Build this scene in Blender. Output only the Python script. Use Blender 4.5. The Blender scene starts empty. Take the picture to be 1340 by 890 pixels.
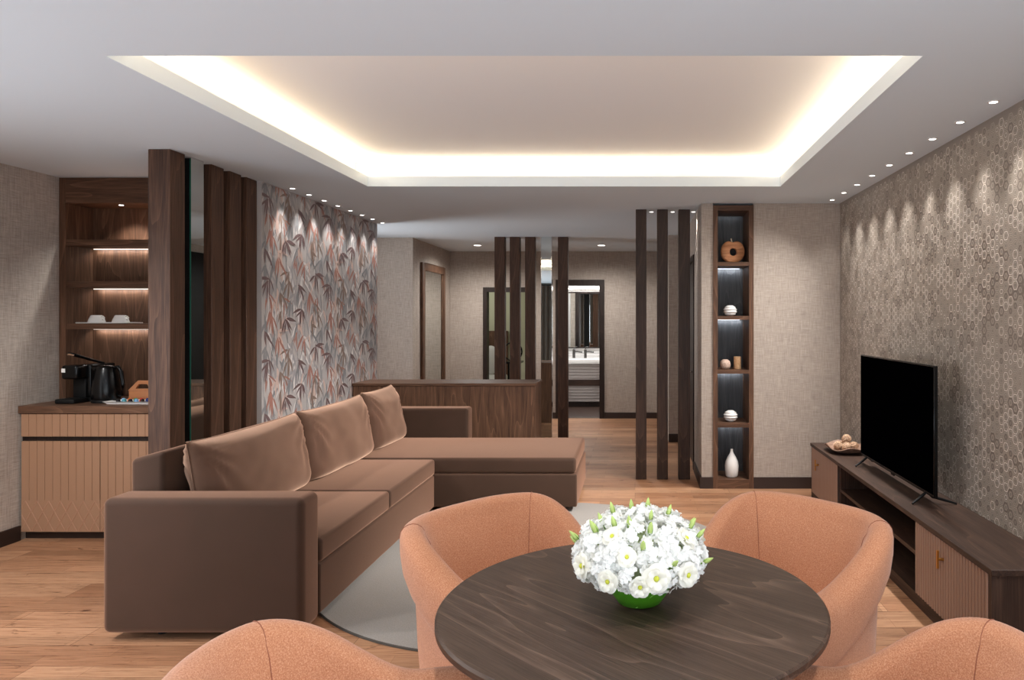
import bpy, bmesh, math, random
from mathutils import Vector, Matrix, noise as mnoise
PI = math.pi
S = bpy.context.scene
C = S.collection
rnd = random.Random(7)

# ------------------------------------------------------------------ camera, world, exposure, large lights
FPX, CX, CY, W, H = 920.0, 831.0, 418.0, 1340.0, 890.0
cam_d = bpy.data.cameras.new('camera'); cam = bpy.data.objects.new('camera', cam_d); C.objects.link(cam)
cam.location = (0, 0, 1.5); cam.rotation_euler = (PI/2, 0, 0)
cam_d.sensor_width = 36; cam_d.lens = FPX/W*36
cam_d.shift_x = -(CX-W/2)/W; cam_d.shift_y = -(H/2-CY)/W
cam_d.clip_start = 0.05; cam_d.clip_end = 60
S.camera = cam
S.view_settings.view_transform = 'Standard'; S.view_settings.look = 'None'
S.view_settings.exposure = 0.03; S.view_settings.gamma = 1; S.view_settings.use_curve_mapping = False
S.cycles.use_denoising = True
S.cycles.max_bounces = 10; S.cycles.diffuse_bounces = 6; S.cycles.glossy_bounces = 5
S.cycles.sample_clamp_indirect = 6.0
wd = bpy.data.worlds.new('world'); S.world = wd; wd.use_nodes = True
wd.node_tree.nodes['Background'].inputs[0].default_value = (.9, .95, 1, 1)
wd.node_tree.nodes['Background'].inputs[1].default_value = 0.3

def area(name, loc, direction, sx, sy, energy, color=(1, 1, 1), spread=PI):
    l = bpy.data.lights.new(name, 'AREA'); l.shape = 'RECTANGLE'; l.size = sx; l.size_y = sy
    l.energy = energy; l.color = color; l.spread = spread
    o = bpy.data.objects.new(name, l); C.objects.link(o); o.location = loc
    o.rotation_euler = Vector(direction).to_track_quat('-Z', 'Y').to_euler()
    return o

WARM = (1.0, .82, .58)
SOFT = (1.0, .97, .93)
E_REAR, E_LEFT, E_RIGHT, E_SIDE, E_COVE, E_SPOT, E_FILL, E_DOWN_FILL = 50, 85, 95, 32, 6.6, 4.0, 90, 50
area('rear_fill_light', (.2, -2.42, 1.15), (0, 1, .45), 2.6, 2.0, E_REAR, (.86, .94, 1))  # fill light from behind the camera, set at an invented window
area('left_fill_light', (-4.05, .3, 1.1), (1, 0, .3), 5.0, 1.9, E_LEFT, (.86, .94, 1))  # added fill from the left, at an invented window out of view
area('right_fill_light', (1.72, -.5, 1.1), (-1, .1, .3), 3.4, 1.9, E_RIGHT, (.88, .95, 1))  # added fill from the right, at an invented window out of view
area('bedroom_window_daylight', (-4.1, 8.0, 1.3), (1, -.35, .12), .8, 2.0, E_SIDE, (.97, .98, 1), 2.2)

# ------------------------------------------------------------------ helpers
def L(c):
    r = []
    for v in c:
        v = v/255.0
        r.append(v/12.92 if v <= .04045 else ((v+.055)/1.055)**2.4)
    return (*r, 1.0)

def newmat(name):
    m = bpy.data.materials.new(name); m.use_nodes = True
    nt = m.node_tree; b = nt.nodes['Principled BSDF']
    return m, nt, b

def mat(name, col, rough=.5, metal=0.0, emit=None, estr=0.0, sheen=0.0, coat=0.0, spec=.5, trans=0.0):
    m, nt, b = newmat(name)
    b.inputs['Base Color'].default_value = L(col); b.inputs['Roughness'].default_value = rough
    b.inputs['Metallic'].default_value = metal; b.inputs['Specular IOR Level'].default_value = spec
    b.inputs['Coat Weight'].default_value = coat; b.inputs['Sheen Weight'].default_value = sheen
    b.inputs['Transmission Weight'].default_value = trans
    if emit: b.inputs['Emission Color'].default_value = L(emit); b.inputs['Emission Strength'].default_value = estr
    return m

def N(nt, t, **kw):
    n = nt.nodes.new(t)
    for k, v in kw.items(): setattr(n, k, v)
    return n

def noise(nt, vec, scale, detail=3, rough=.55, dist=0):
    n = N(nt, 'ShaderNodeTexNoise'); nt.links.new(vec, n.inputs['Vector'])
    n.inputs['Scale'].default_value = scale; n.inputs['Detail'].default_value = detail
    n.inputs['Roughness'].default_value = rough; n.inputs['Distortion'].default_value = dist
    return n.outputs['Fac']

def mapping(nt, scale, rot=(0, 0, 0), src='Object'):
    tc = N(nt, 'ShaderNodeTexCoord'); mp = N(nt, 'ShaderNodeMapping')
    nt.links.new(tc.outputs[src], mp.inputs['Vector'])
    mp.inputs['Scale'].default_value = scale; mp.inputs['Rotation'].default_value = rot
    return mp.outputs['Vector']

def ramp(nt, fac, stops):
    r = N(nt, 'ShaderNodeValToRGB'); nt.links.new(fac, r.inputs['Fac'])
    e = r.color_ramp.elements
    while len(e) < len(stops): e.new(.5)
    for i, (p, c) in enumerate(stops):
        e[i].position = p; e[i].color = L(c)
    return r.outputs['Color']

def mixc(nt, fac, a, b, blend='MIX'):
    m = N(nt, 'ShaderNodeMix', data_type='RGBA', blend_type=blend)
    if isinstance(fac, (int, float)): m.inputs['Factor'].default_value = fac
    else: nt.links.new(fac, m.inputs['Factor'])
    for k, v in (('A', a), ('B', b)):
        s = [i for i in m.inputs if i.name == k and i.type == 'RGBA'][0]
        if isinstance(v, tuple): s.default_value = L(v) if len(v) == 3 else v
        else: nt.links.new(v, s)
    return [o for o in m.outputs if o.type == 'RGBA'][0]

def math_(nt, op, a, b=0.0):
    m = N(nt, 'ShaderNodeMath', operation=op)
    for i, v in enumerate((a, b)):
        if isinstance(v, (int, float)): m.inputs[i].default_value = v
        else: nt.links.new(v, m.inputs[i])
    return m.outputs[0]

def bump(nt, b, h, strength=.2, dist=.002):
    n = N(nt, 'ShaderNodeBump'); n.inputs['Strength'].default_value = strength; n.inputs['Distance'].default_value = dist
    nt.links.new(h, n.inputs['Height']); nt.links.new(n.outputs[0], b.inputs['Normal'])

def wood(name, lo, mid, hi, axis='z', rough=.48, rot=0.0, ring=1.0, fg=.40):
    """straight veneer with long pores and loose cathedral figures; axis is the way the grain runs"""
    m, nt, b = newmat(name)
    i = 'xyz'.index(axis)
    tc = N(nt, 'ShaderNodeTexCoord'); r0 = N(nt, 'ShaderNodeMapping'); nt.links.new(tc.outputs['Object'], r0.inputs['Vector'])
    r0.inputs['Rotation'].default_value = (0, 0, rot)
    def stretched(k):
        mp = N(nt, 'ShaderNodeMapping'); nt.links.new(r0.outputs[0], mp.inputs['Vector'])
        sc = [1, 1, 1]; sc[i] = k; mp.inputs['Scale'].default_value = sc
        return mp.outputs['Vector']
    pores = noise(nt, stretched(.025), 260, 3, .6)
    v2 = stretched(.13)
    big = noise(nt, v2, 4.2, 2, .45, .25)
    fr = math_(nt, 'FRACT', math_(nt, 'MULTIPLY', big, 13.0))
    rings = math_(nt, 'POWER', fr, 6.0)
    fig = noise(nt, stretched(.06), 34, 3, .6, .2)
    f = math_(nt, 'ADD', math_(nt, 'MULTIPLY', pores, .50), math_(nt, 'ADD', math_(nt, 'MULTIPLY', rings, .17*ring), math_(nt, 'MULTIPLY', fig, fg)))
    col = ramp(nt, f, [(.30, lo), (.50, mid), (.80, hi)])
    b.inputs['Specular IOR Level'].default_value = .28
    nt.links.new(col, b.inputs['Base Color'])
    b.inputs['Roughness'].default_value = rough
    bump(nt, b, pores, .12, .001)
    return m

def linen(name, a, c, rough=.8):
    m, nt, b = newmat(name)
    h = noise(nt, mapping(nt, (6, 6, 150)), 1.6, 3, .7)
    v = noise(nt, mapping(nt, (130, 130, 5)), 1.6, 3, .7)
    f = math_(nt, 'MULTIPLY', math_(nt, 'ADD', h, v), .5)
    nt.links.new(ramp(nt, f, [(.36, a), (.64, c)]), b.inputs['Base Color'])
    b.inputs['Roughness'].default_value = rough
    bump(nt, b, f, .5, .002)
    return m

def fabric(name, cols, scale=420, rough=.9, sheen=.25, bs=.4):
    m, nt, b = newmat(name)
    v = mapping(nt, (1, 1, 1))
    f = noise(nt, v, scale, 2, .8)
    nt.links.new(ramp(nt, f, cols), b.inputs['Base Color'])
    b.inputs['Roughness'].default_value = rough; b.inputs['Sheen Weight'].default_value = sheen
    b.inputs['Specular IOR Level'].default_value = .2
    bump(nt, b, f, bs, .002)
    return m

def velvet(name, col, tint, sheen=1.0, srough=.35):
    m, nt, b = newmat(name)
    v = mapping(nt, (1, 1, 1))
    f = noise(nt, v, 5, 2, .5, .3)
    c1 = tuple(int(x*.95) for x in col); c2 = tuple(min(255, int(x*1.05)) for x in col)
    nt.links.new(ramp(nt, f, [(.3, c1), (.7, c2)]), b.inputs['Base Color'])
    b.inputs['Roughness'].default_value = .7; b.inputs['Specular IOR Level'].default_value = .12
    b.inputs['Sheen Weight'].default_value = sheen; b.inputs['Sheen Roughness'].default_value = srough
    b.inputs['Sheen Tint'].default_value = L(tint)
    bump(nt, b, noise(nt, v, 700, 2, .6), .15, .001)
    return m

# ---- mesh collector
class MB:
    def __init__(s): s.v = []; s.f = []; s.m = []; s.mi = 0
    def quad(s, *p):
        n = len(s.v); s.v += [tuple(q) for q in p]; s.f.append(tuple(range(n, n+len(p)))); s.m.append(s.mi)
    def box(s, x0, x1, y0, y1, z0, z1):
        n = len(s.v)
        s.v += [(x, y, z) for z in (z0, z1) for y in (y0, y1) for x in (x0, x1)]
        for f in ((0, 2, 3, 1), (4, 5, 7, 6), (0, 1, 5, 4), (2, 6, 7, 3), (0, 4, 6, 2), (1, 3, 7, 5)):
            s.f.append(tuple(n+i for i in f)); s.m.append(s.mi)
        return s
    def grid(s, pts, closed_u=False, closed_v=False):
        """pts[u][v]"""
        n = len(s.v); nu = len(pts); nv = len(pts[0])
        for r in pts: s.v += [tuple(p) for p in r]
        for u in range(nu if closed_u else nu-1):
            for w in range(nv if closed_v else nv-1):
                u2 = (u+1) % nu; w2 = (w+1) % nv
                s.f.append((n+u*nv+w, n+u2*nv+w, n+u2*nv+w2, n+u*nv+w2)); s.m.append(s.mi)
        return n
    def lathe(s, prof, c=(0, 0, 0), seg=32, axis='z', sx=1.0, sy=1.0):
        rows = []
        for k in range(seg):
            a = 2*PI*k/seg; row = []
            for r, z in prof:
                p = (r*math.cos(a)*sx, r*math.sin(a)*sy, z)
                if axis == 'y': p = (p[0], p[2], p[1])
                if axis == 'x': p = (p[2], p[0], p[1])
                row.append((c[0]+p[0], c[1]+p[1], c[2]+p[2]))
            rows.append(row)
        s.grid(rows, closed_u=True)
        return s
    def cyl(s, c, r, h, seg=24, axis='z', r2=None):
        r2 = r if r2 is None else r2
        return s.lathe([(1e-5, 0), (r, 0), (r2, h), (1e-5, h)], c, seg, axis)
    def ball(s, c, r, seg=20, rings=12, sc=(1, 1, 1)):
        prof = [(max(1e-5, math.sin(PI*i/rings))*r, -math.cos(PI*i/rings)*r*sc[2]) for i in range(rings+1)]
        return s.lathe(prof, c, seg, 'z', sc[0], sc[1])
    def tube(s, path, r, seg=8, cap=True):
        path = [Vector(p) for p in path]; rows = []
        up = Vector((0, 0, 1))
        for i, p in enumerate(path):
            t = (path[min(i+1, len(path)-1)]-path[max(i-1, 0)]).normalized()
            a = t.cross(up)
            if a.length < 1e-3: a = t.cross(Vector((1, 0, 0)))
            a.normalize(); b = t.cross(a)
            rr = r[i] if isinstance(r, (list, tuple)) else r
            rows.append([p+(a*math.cos(2*PI*k/seg)+b*math.sin(2*PI*k/seg))*rr for k in range(seg)])
        if cap:
            rows = [[path[0]]*seg]+rows+[[path[-1]]*seg]
        s.grid(rows, closed_v=True)
        return s
    def prism(s, poly, y0, y1):
        """poly in (x, z), extruded along y"""
        k = len(poly); n = len(s.v)
        s.v += [(x, y0, z) for x, z in poly]+[(x, y1, z) for x, z in poly]
        s.f.append(tuple(n+i for i in range(k))); s.m.append(s.mi)
        s.f.append(tuple(n+k+i for i in reversed(range(k)))); s.m.append(s.mi)
        for i in range(k):
            j = (i+1) % k
            s.f.append((n+j, n+i, n+k+i, n+k+j)); s.m.append(s.mi)
        return s

ORG = {}
def obj(name, mb, mats, parent=None, smooth=None, bevel=0.0, seg=2, center=True, label=None):
    me = bpy.data.meshes.new(name)
    if parent is not None: org = ORG[parent]
    elif center:
        xs = [p[0] for p in mb.v]; ys = [p[1] for p in mb.v]; zs = [p[2] for p in mb.v]
        org = Vector(((min(xs)+max(xs))/2, (min(ys)+max(ys))/2, min(zs)))
    else: org = Vector((0, 0, 0))
    me.from_pydata([tuple(Vector(p)-org) for p in mb.v], [], mb.f)
    if not isinstance(mats, (list, tuple)): mats = [mats]
    for m in mats: me.materials.append(m)
    if len(mats) > 1: me.polygons.foreach_set('material_index', mb.m)
    bm = bmesh.new(); bm.from_mesh(me)
    bmesh.ops.remove_doubles(bm, verts=bm.verts, dist=2e-5) if (smooth is not None or bevel) else None
    if len(bm.faces) < 60000 and len(mats) == 1: bmesh.ops.recalc_face_normals(bm, faces=bm.faces)
    if bevel:
        es = [e for e in bm.edges if len(e.link_faces) == 2 and e.calc_face_angle(0) > .5]
        bmesh.ops.bevel(bm, geom=es, offset=bevel, segments=seg, profile=.5, affect='EDGES', clamp_overlap=True)
    bm.to_mesh(me); bm.free()
    if smooth is not None or bevel:
        me.shade_smooth()
        me.set_sharp_from_angle(angle=math.radians(smooth if smooth else 40))
    o = bpy.data.objects.new(name, me); C.objects.link(o)
    if parent is not None: o.parent = parent; ORG[o] = org
    else: o.location = org; ORG[o] = org
    if label: o['label'] = label
    return o

def thing(name, label, cat, loc=(0, 0, 0), group=None):
    o = bpy.data.objects.new(name, None); C.objects.link(o); o.location = loc; o.empty_display_size = .1
    ORG[o] = Vector(loc); tag(o, label, cat, group)
    return o

def tag(o, label, cat, group=None):
    o['label'] = label; o['category'] = cat
    if group: o['group'] = group
    return o

def struct(o, label=None, cat=None):
    o['kind'] = 'structure'
    if label: o['label'] = label
    if cat: o['category'] = cat
    return o

def dup(root, loc=None, rotz=None, label=None):
    r = root.copy(); C.objects.link(r)
    if loc is not None: r.location = loc
    if rotz is not None: r.rotation_euler = (0, 0, rotz)
    if label: r['label'] = label
    for ch in list(root.children):
        c = ch.copy(); C.objects.link(c); c.parent = r
        for g in ch.children:
            d = g.copy(); C.objects.link(d); d.parent = c
    return r

def B(*a): return MB().box(*a)
def px(x, Y): return (x-CX)/FPX*Y           # photo column at depth Y -> X
def pz(y, Y): return 1.5-(y-CY)/FPX*Y       # photo row at depth Y -> height

# ------------------------------------------------------------------ materials
M = {}
WD = ((60, 41, 31), (98, 70, 53), (136, 102, 80))
for ax in 'xyz': M['wood_'+ax] = wood('walnut_'+ax, *WD, axis=ax)
WG = ((36, 26, 21), (62, 45, 37), (92, 70, 58))
for ax in 'xyz': M['dark_'+ax] = wood('smoked_oak_'+ax, *WG, axis=ax)
M['table'] = wood('table_veneer', (54, 41, 34), (80, 63, 53), (116, 94, 81), axis='x', rough=.42, rot=math.radians(42), ring=1.25, fg=.30)
M['post'] = wood('post_walnut', (48, 32, 24), (80, 56, 43), (114, 84, 66), axis='z')
M['black_wood'] = wood('black_wood', (26, 19, 17), (44, 33, 29), (58, 45, 40), axis='z')
M['linen'] = linen('linen_wallpaper', (144, 132, 122), (190, 177, 166))
M['linen_l'] = linen('linen_wallpaper_left', (150, 138, 128), (198, 187, 176))
M['ceil'] = mat('white_plaster', (216, 227, 236), .9, spec=.1)
M['cove'] = mat('cove_plaster', (236, 236, 238), .9, spec=.1)
M['skirt'] = mat('dark_skirting', (48, 34, 29), .5)
M['black'] = mat('black_plastic', (7, 7, 8), .25, spec=.3)
M['blackmat'] = mat('black_matt', (12, 12, 13), .55, spec=.25)
M['screen'] = mat('tv_glass', (2, 2, 3), .2, spec=0.0)
M['white'] = mat('white_ceramic', (235, 233, 230), .25)
M['whitematt'] = mat('white_matt', (228, 226, 224), .6)
M['gold'] = mat('brushed_brass', (205, 150, 75), .3, 1.0)
M['chrome'] = mat('chrome', (210, 210, 212), .12, 1.0)
M['steel'] = mat('dark_steel', (104, 102, 100), .25, 1.0)
M['mirror'] = mat('mirror_glass', (225, 230, 228), .01, 1.0)
M['glassedge'] = mat('glass_edge', (40, 95, 80), .15)
M['led'] = mat('led_diffuser', (255, 250, 240), .5, emit=(255, 244, 230), estr=4.0)
M['led_shelf'] = mat('led_diffuser_warm', (255, 246, 236), .5, emit=(255, 244, 232), estr=1.6)
M['led_dim'] = mat('led_diffuser_dim', (235, 240, 250), .5, emit=(235, 240, 255), estr=.9)
M['lamp'] = mat('lamp_lens', (255, 250, 240), .5, emit=(255, 250, 242), estr=6.0)
M['coveled'] = mat('cove_led', (255, 220, 170), .5, emit=(255, 205, 140), estr=3.0)
M['taupe'] = mat('taupe_lacquer', (156, 120, 95), .5, spec=.3)
M['velvet'] = velvet('brown_velvet', (52, 37, 29), (255, 200, 170), .5, .5)
M['velvet_c'] = velvet('brown_velvet_cushion', (80, 57, 45), (255, 210, 182), 1.0, .5)
M['coral'] = fabric('coral_wool', [(.3, (162, 105, 75)), (.5, (187, 128, 94)), (.7, (206, 154, 122))], 300)
M['seam'] = mat('coral_thread', (146, 88, 66), .9)
M['rug'] = fabric('grey_rug', [(.3, (108, 101, 94)), (.7, (134, 127, 120))], 160, sheen=.4)
M['rugedge'] = mat('rug_binding', (70, 64, 58), .9)
M['ribbed'] = mat('taupe_slat', (150, 119, 101), .45); M['ribgap'] = mat('dark_slat_backing', (52, 38, 32), .6)
M['tan'] = mat('tan_leather', (172, 112, 72), .5)

def floor_mat():
    m, nt, b = newmat('oak_planks')
    v = mapping(nt, (1, 1, 1))
    br = N(nt, 'ShaderNodeTexBrick'); nt.links.new(v, br.inputs['Vector'])
    br.offset = .37; br.offset_frequency = 2; br.squash = 1
    br.inputs['Scale'].default_value = 1; br.inputs['Brick Width'].default_value = 1.3; br.inputs['Row Height'].default_value = .19
    br.inputs['Mortar Size'].default_value = .0012; br.inputs['Mortar Smooth'].default_value = .2; br.inputs['Bias'].default_value = 0
    br.inputs['Color1'].default_value = L((194, 156, 126)); br.inputs['Color2'].default_value = L((164, 122, 94)); br.inputs['Mortar'].default_value = L((104, 70, 50))
    br2 = N(nt, 'ShaderNodeTexBrick'); nt.links.new(v, br2.inputs['Vector'])
    br2.offset = .37; br2.offset_frequency = 2
    br2.inputs['Scale'].default_value = 1; br2.inputs['Brick Width'].default_value = .78; br2.inputs['Row Height'].default_value = .095
    br2.inputs['Mortar Size'].default_value = .0011; br2.inputs['Mortar'].default_value = (.42, .36, .32, 1); br2.inputs['Bias'].default_value = 0
    br2.inputs['Color1'].default_value = (.58, .56, .54, 1); br2.inputs['Color2'].default_value = (1.16, 1.15, 1.14, 1)
    g = noise(nt, mapping(nt, (1.3, 30, 1)), 3.4, 6, .68, .5)
    gc = ramp(nt, g, [(.28, (128, 98, 78)), (.46, (226, 214, 204)), (.75, (255, 250, 244))])
    kn = noise(nt, mapping(nt, (2.2, 7, 1)), 2.6, 3, .6, 1.2)
    kc = ramp(nt, kn, [(.27, (120, 84, 60)), (.36, (255, 255, 255)), (1, (255, 255, 255))])
    c = mixc(nt, 1.0, br.outputs['Color'], gc, 'MULTIPLY')
    c = mixc(nt, .8, c, kc, 'MULTIPLY')
    c = mixc(nt, .62, c, br2.outputs['Color'], 'MULTIPLY')
    nt.links.new(c, b.inputs['Base Color']); b.inputs['Roughness'].default_value = .5; b.inputs['Specular IOR Level'].default_value = .22
    bump(nt, b, g, .12, .002)
    return m
M['floor'] = floor_mat()

# ------------------------------------------------------------------ setting
HC = 2.53                                   # ceiling height
XL, XR = -4.18, 1.82
YB, YN, YR = 10.65, 6.24, -2.6              # back wall, niche wall, rear wall
o = obj('floor', B(-6.2, 2.1, YR-.2, YB+.12, -.1, 0), M['floor'], center=False); struct(o, 'light brown oak plank floor', 'floor')

# ceiling with the recessed cove
cx0, cx1, cy0, cy1 = -2.07, 1.125, 2.747, 5.446
mb = MB(); t = .077
mb.box(-6.2, cx0, YR-.2, YB+.12, HC, HC+t); mb.box(cx1, 2.1, YR-.2, YB+.12, HC, HC+t)
mb.box(cx0, cx1, YR-.2, cy0, HC, HC+t); mb.box(cx0, cx1, cy1, YB+.12, HC, HC+t)
o = obj('ceiling', mb, M['ceil'], center=False); struct(o, 'plain white ceiling with rectangular lit recess', 'ceiling')
ov, hu = .155, 2.745
mb = MB()
mb.box(cx0-ov-.1, cx1+ov+.1, cy0-ov-.1, cy1+ov+.1, hu, hu+.06)
mb.box(cx0-ov-.1, cx0-ov, cy0-ov-.1, cy1+ov+.1, HC+t, hu); mb.box(cx1+ov, cx1+ov+.1, cy0-ov-.1, cy1+ov+.1, HC+t, hu)
mb.box(cx0-ov, cx1+ov, cy0-ov-.1, cy0-ov, HC+t, hu); mb.box(cx0-ov, cx1+ov, cy1+ov, cy1+ov+.1, HC+t, hu)
o = obj('trim_1', mb, M['cove'], center=False); struct(o, 'raised ceiling recess glowing warm at its edges', 'trim')
zc = HC+t+.012
mb = MB(); q = .075
mb.box(cx0-q-.015, cx0-q, cy0-q, cy1+q, HC+t, zc); mb.box(cx1+q, cx1+q+.015, cy0-q, cy1+q, HC+t, zc)
mb.box(cx0-q, cx1+q, cy1+q, cy1+q+.015, HC+t, zc); mb.box(cx0-q, cx1+q, cy0-q-.015, cy0-q, HC+t, zc)
o = obj('trim_2', mb, M['coveled'], center=False); struct(o, 'hidden led strip in the ceiling recess', 'trim')
ym, xm = (cy0+cy1)/2, (cx0+cx1)/2
k = E_COVE/3.0
zl = zc+.01
def cove_light(n, loc, d, l):
    a = area(n, loc, d, .05, l, k*l, WARM)
    if abs(d[1]) > .5: a.rotation_euler = (0 if False else a.rotation_euler[0], a.rotation_euler[1], a.rotation_euler[2])
    return a
def strip(n, p, length, along, tilt, e, col, w=.03):
    """a linear lamp shining upwards, tilted across its length by tilt radians"""
    l = bpy.data.lights.new(n, 'AREA'); l.shape = 'RECTANGLE'; l.energy = e; l.color = col
    l.size, l.size_y = (length, w) if along == 'x' else (w, length)
    o = bpy.data.objects.new(n, l); C.objects.link(o); o.location = p
    o.rotation_euler = (PI+tilt, 0, 0) if along == 'x' else (PI, 0, 0) if tilt == 0 else (0, PI+tilt, 0)
    return o
LX, LY = cx1-cx0+.1, cy1-cy0+.1
strip('cove_light_left', (cx0-q, ym, zl), LY, 'y', .7, k*LY, WARM)
strip('cove_light_right', (cx1+q, ym, zl), LY, 'y', -.7, k*LY, WARM)
strip('cove_light_far', (xm, cy1+q, zl), LX, 'x', .7, k*LX, WARM)
strip('cove_light_near', (xm, cy0-q, zl), LX, 'x', -.7, k*LX, WARM)

# left wall of the kitchenette
o = obj('wall_left', B(XL-.12, XL, YR, 5.48, 0, HC), M['linen_l'], center=False); struct(o, 'left wall in grey linen wallpaper', 'wall')
o = obj('baseboard_left', B(XL, XL+.014, YR, 4.77, 0, .10), M['skirt']); struct(o, 'dark skirting along the left wall', 'baseboard')
o = obj('wall_kitchenette', B(XL, -2.9, 5.38, 5.5, 0, HC), M['dark_z'], center=False); struct(o, 'wall behind the kitchenette shelves', 'wall')

# leaf print wall
LW = -2.78; LY0, LY1 = 5.235, 7.58
leafm = [mat('leaf_paper_ground', (176, 170, 168), .55), mat('leaf_print_plum', (114, 92, 92), .5), mat('leaf_print_rust', (164, 118, 106), .5),
         mat('leaf_print_peach', (198, 172, 162), .5), mat('leaf_print_slate', (134, 134, 136), .5), mat('leaf_print_brown', (136, 116, 106), .5),
         mat('leaf_print_pale', (202, 197, 195), .5), mat('leaf_print_mist', (158, 154, 155), .5)]
mb = MB(); mb.box(-2.93, LW, LY0, LY1, 0, HC); mb.box(-4.2, -2.93, 5.5, LY1, 0, HC)
def leaf(mb, y, z, ang, ln, wd, layer, mi):
    mb.mi = mi
    pts = []
    prof = [(0, 0), (.12, .5), (.28, .9), (.45, 1), (.62, .82), (.78, .52), (.9, .24), (1, 0)]
    ca, sa = math.cos(ang), math.sin(ang)
    curve = -math.copysign(rl.uniform(.08, .34), ca) if abs(ca) > .15 else rl.uniform(-.15, .15)
    side = [(t*ln, w*wd/2+curve*ln*t*t) for t, w in prof]+[(t*ln, -w*wd/2+curve*ln*t*t) for t, w in reversed(prof[1:-1])]
    for a, b in side:
        yy = y+a*ca-b*sa; zz = z+a*sa+b*ca
        pts.append((LW+.0006*layer, min(max(yy, LY0), LY1), min(max(zz, 0.02), HC-.005)))
    mb.quad(*pts)
    mb.mi = 0
rl = random.Random(3)
tile = []
TW, TH = .53, .62
def cluster(y, z, n, mi, layer, ln, spread, down=-PI/2):
    for _ in range(n):
        i = _
        a = down+spread*((i+.5)/n-.5)*2+rl.uniform(-.3, .3)
        tile.append((y+rl.uniform(-.015, .015), z+rl.uniform(-.02, .02), a, ln*rl.uniform(.6, 1.1), rl.uniform(.016, .030), layer, mi))
tiles = []
for seed in (3, 8):
    rl = random.Random(seed); tile = []; o1, o2 = rl.uniform(-.06, .06), rl.uniform(-.1, .1)
    for i in range(40): tile.append((rl.uniform(0, TW), rl.uniform(0, TH), -PI/2+rl.uniform(-1.1, 1.1), rl.uniform(.12, .28), rl.uniform(.016, .04), 1, rl.choice((4, 6, 6, 7, 7, 3))))
    for i in range(16): cluster(rl.uniform(0, TW), rl.uniform(0, TH), rl.randint(2, 4), rl.choice((2, 3, 3, 4, 5, 7, 7)), 2, .17, rl.uniform(.5, 1.2), -PI/2+rl.uniform(-.7, .7))
    cluster(.13, .56, 6, 1, 4, .17, 1.5, -PI/2-.35); cluster(.38, .24, 6, 1, 4, .17, 1.5, -PI/2+.4)
    cluster(.17, .33, 4, 2, 3, .2, .7, -PI/2-.3); cluster(.43, .55, 4, 5, 3, .17, 1.0); cluster(.27, .1, 4, 2, 3, .19, .8, -PI/2+.3)
    cluster(.30, .45, 3, 5, 3, .16, 1.2, -PI/2+.6); cluster(.07, .15, 3, 1, 3, .17, .7, -PI/2+.7); cluster(.49, .4, 3, 4, 3, .2, .8, -PI/2-.5)
    tiles.append([(q_[0]+o1, q_[1]+o2)+q_[2:] for q_ in tile])
for iy in range(-1, 6):
    for iz in range(-1, 6):
        for (y, z, a, ln, wd, ly, mi) in tiles[iy % 2]:
            yy = LY0+iy*TW+y; zz = iz*TH+z+(TH*.5 if iy % 2 else 0)
            if LY0-.02 < yy < LY1+.02 and 0 < zz < HC+.1: leaf(mb, yy, zz, a, ln, wd, ly+rl.random()*.4, mi)
mb.mi = 4
for iy in range(14):
    y0 = LY0+.05+iy*.165
    pts = [(y0+.018*math.sin(z*5+iy)+.012*math.sin(z*11+iy*2), z) for z in [i*.1 for i in range(1, 26)]]
    for a, b in zip(pts, pts[1:]):
        mb.quad((LW+.0004, a[0]-.003, a[1]), (LW+.0004, a[0]+.003, a[1]), (LW+.0004, b[0]+.003, b[1]), (LW+.0004, b[0]-.003, b[1]))
o = obj('wall_leaf_print', mb, leafm, center=False); struct(o, 'grey wall papered with bamboo leaves in plum and rust', 'wall')

# far hall: wall facing the room, side wall with the mirror, back wall
YJ = 8.86
o = obj('wall_hall', B(-4.3, -2.8, YJ, YJ+.12, 0, HC), M['linen_l'], center=False); struct(o, 'narrow grey linen wall beyond the leaf print wall', 'wall')
o = obj('wall_hall_side', B(-2.92, -2.8, YJ+.12, YB, 0, HC), M['linen'], center=False); struct(o, 'linen side wall carrying the tall framed mirror', 'wall')
o = obj('wall_bedroom', B(-4.32, -4.2, 7.4, 9.0, 0, HC), M['whitematt'], center=False); struct(o, 'bedroom wall out of sight', 'wall')
mb = MB()
D1 = (-2.30, -1.54, 1.985); D2 = (-1.20, -.463, 2.10)
mb.box(-2.92, D1[0], YB, YB+.12, 0, HC); mb.box(D1[0], D1[1], YB, YB+.12, D1[2], HC); mb.box(D1[1], D2[0], YB, YB+.12, 0, HC)
mb.box(D2[0], D2[1], YB, YB+.12, D2[2], HC); mb.box(D2[1], 2.1, YB, YB+.12, 0, HC)
o = obj('wall_back', mb, M['linen'], center=False); struct(o, 'far linen wall with two dark doorways', 'wall')
mb = MB(); mb.box(D2[1]+.002, .41, YB-.014, YB, 0, .09); mb.box(D1[1], D2[0], YB-.014, YB, 0, .09); mb.box(-2.8, D1[0], YB-.014, YB, 0, .09)
o = obj('baseboard_back', mb, M['skirt']); struct(o, 'dark skirting on the far wall', 'baseboard')

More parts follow.
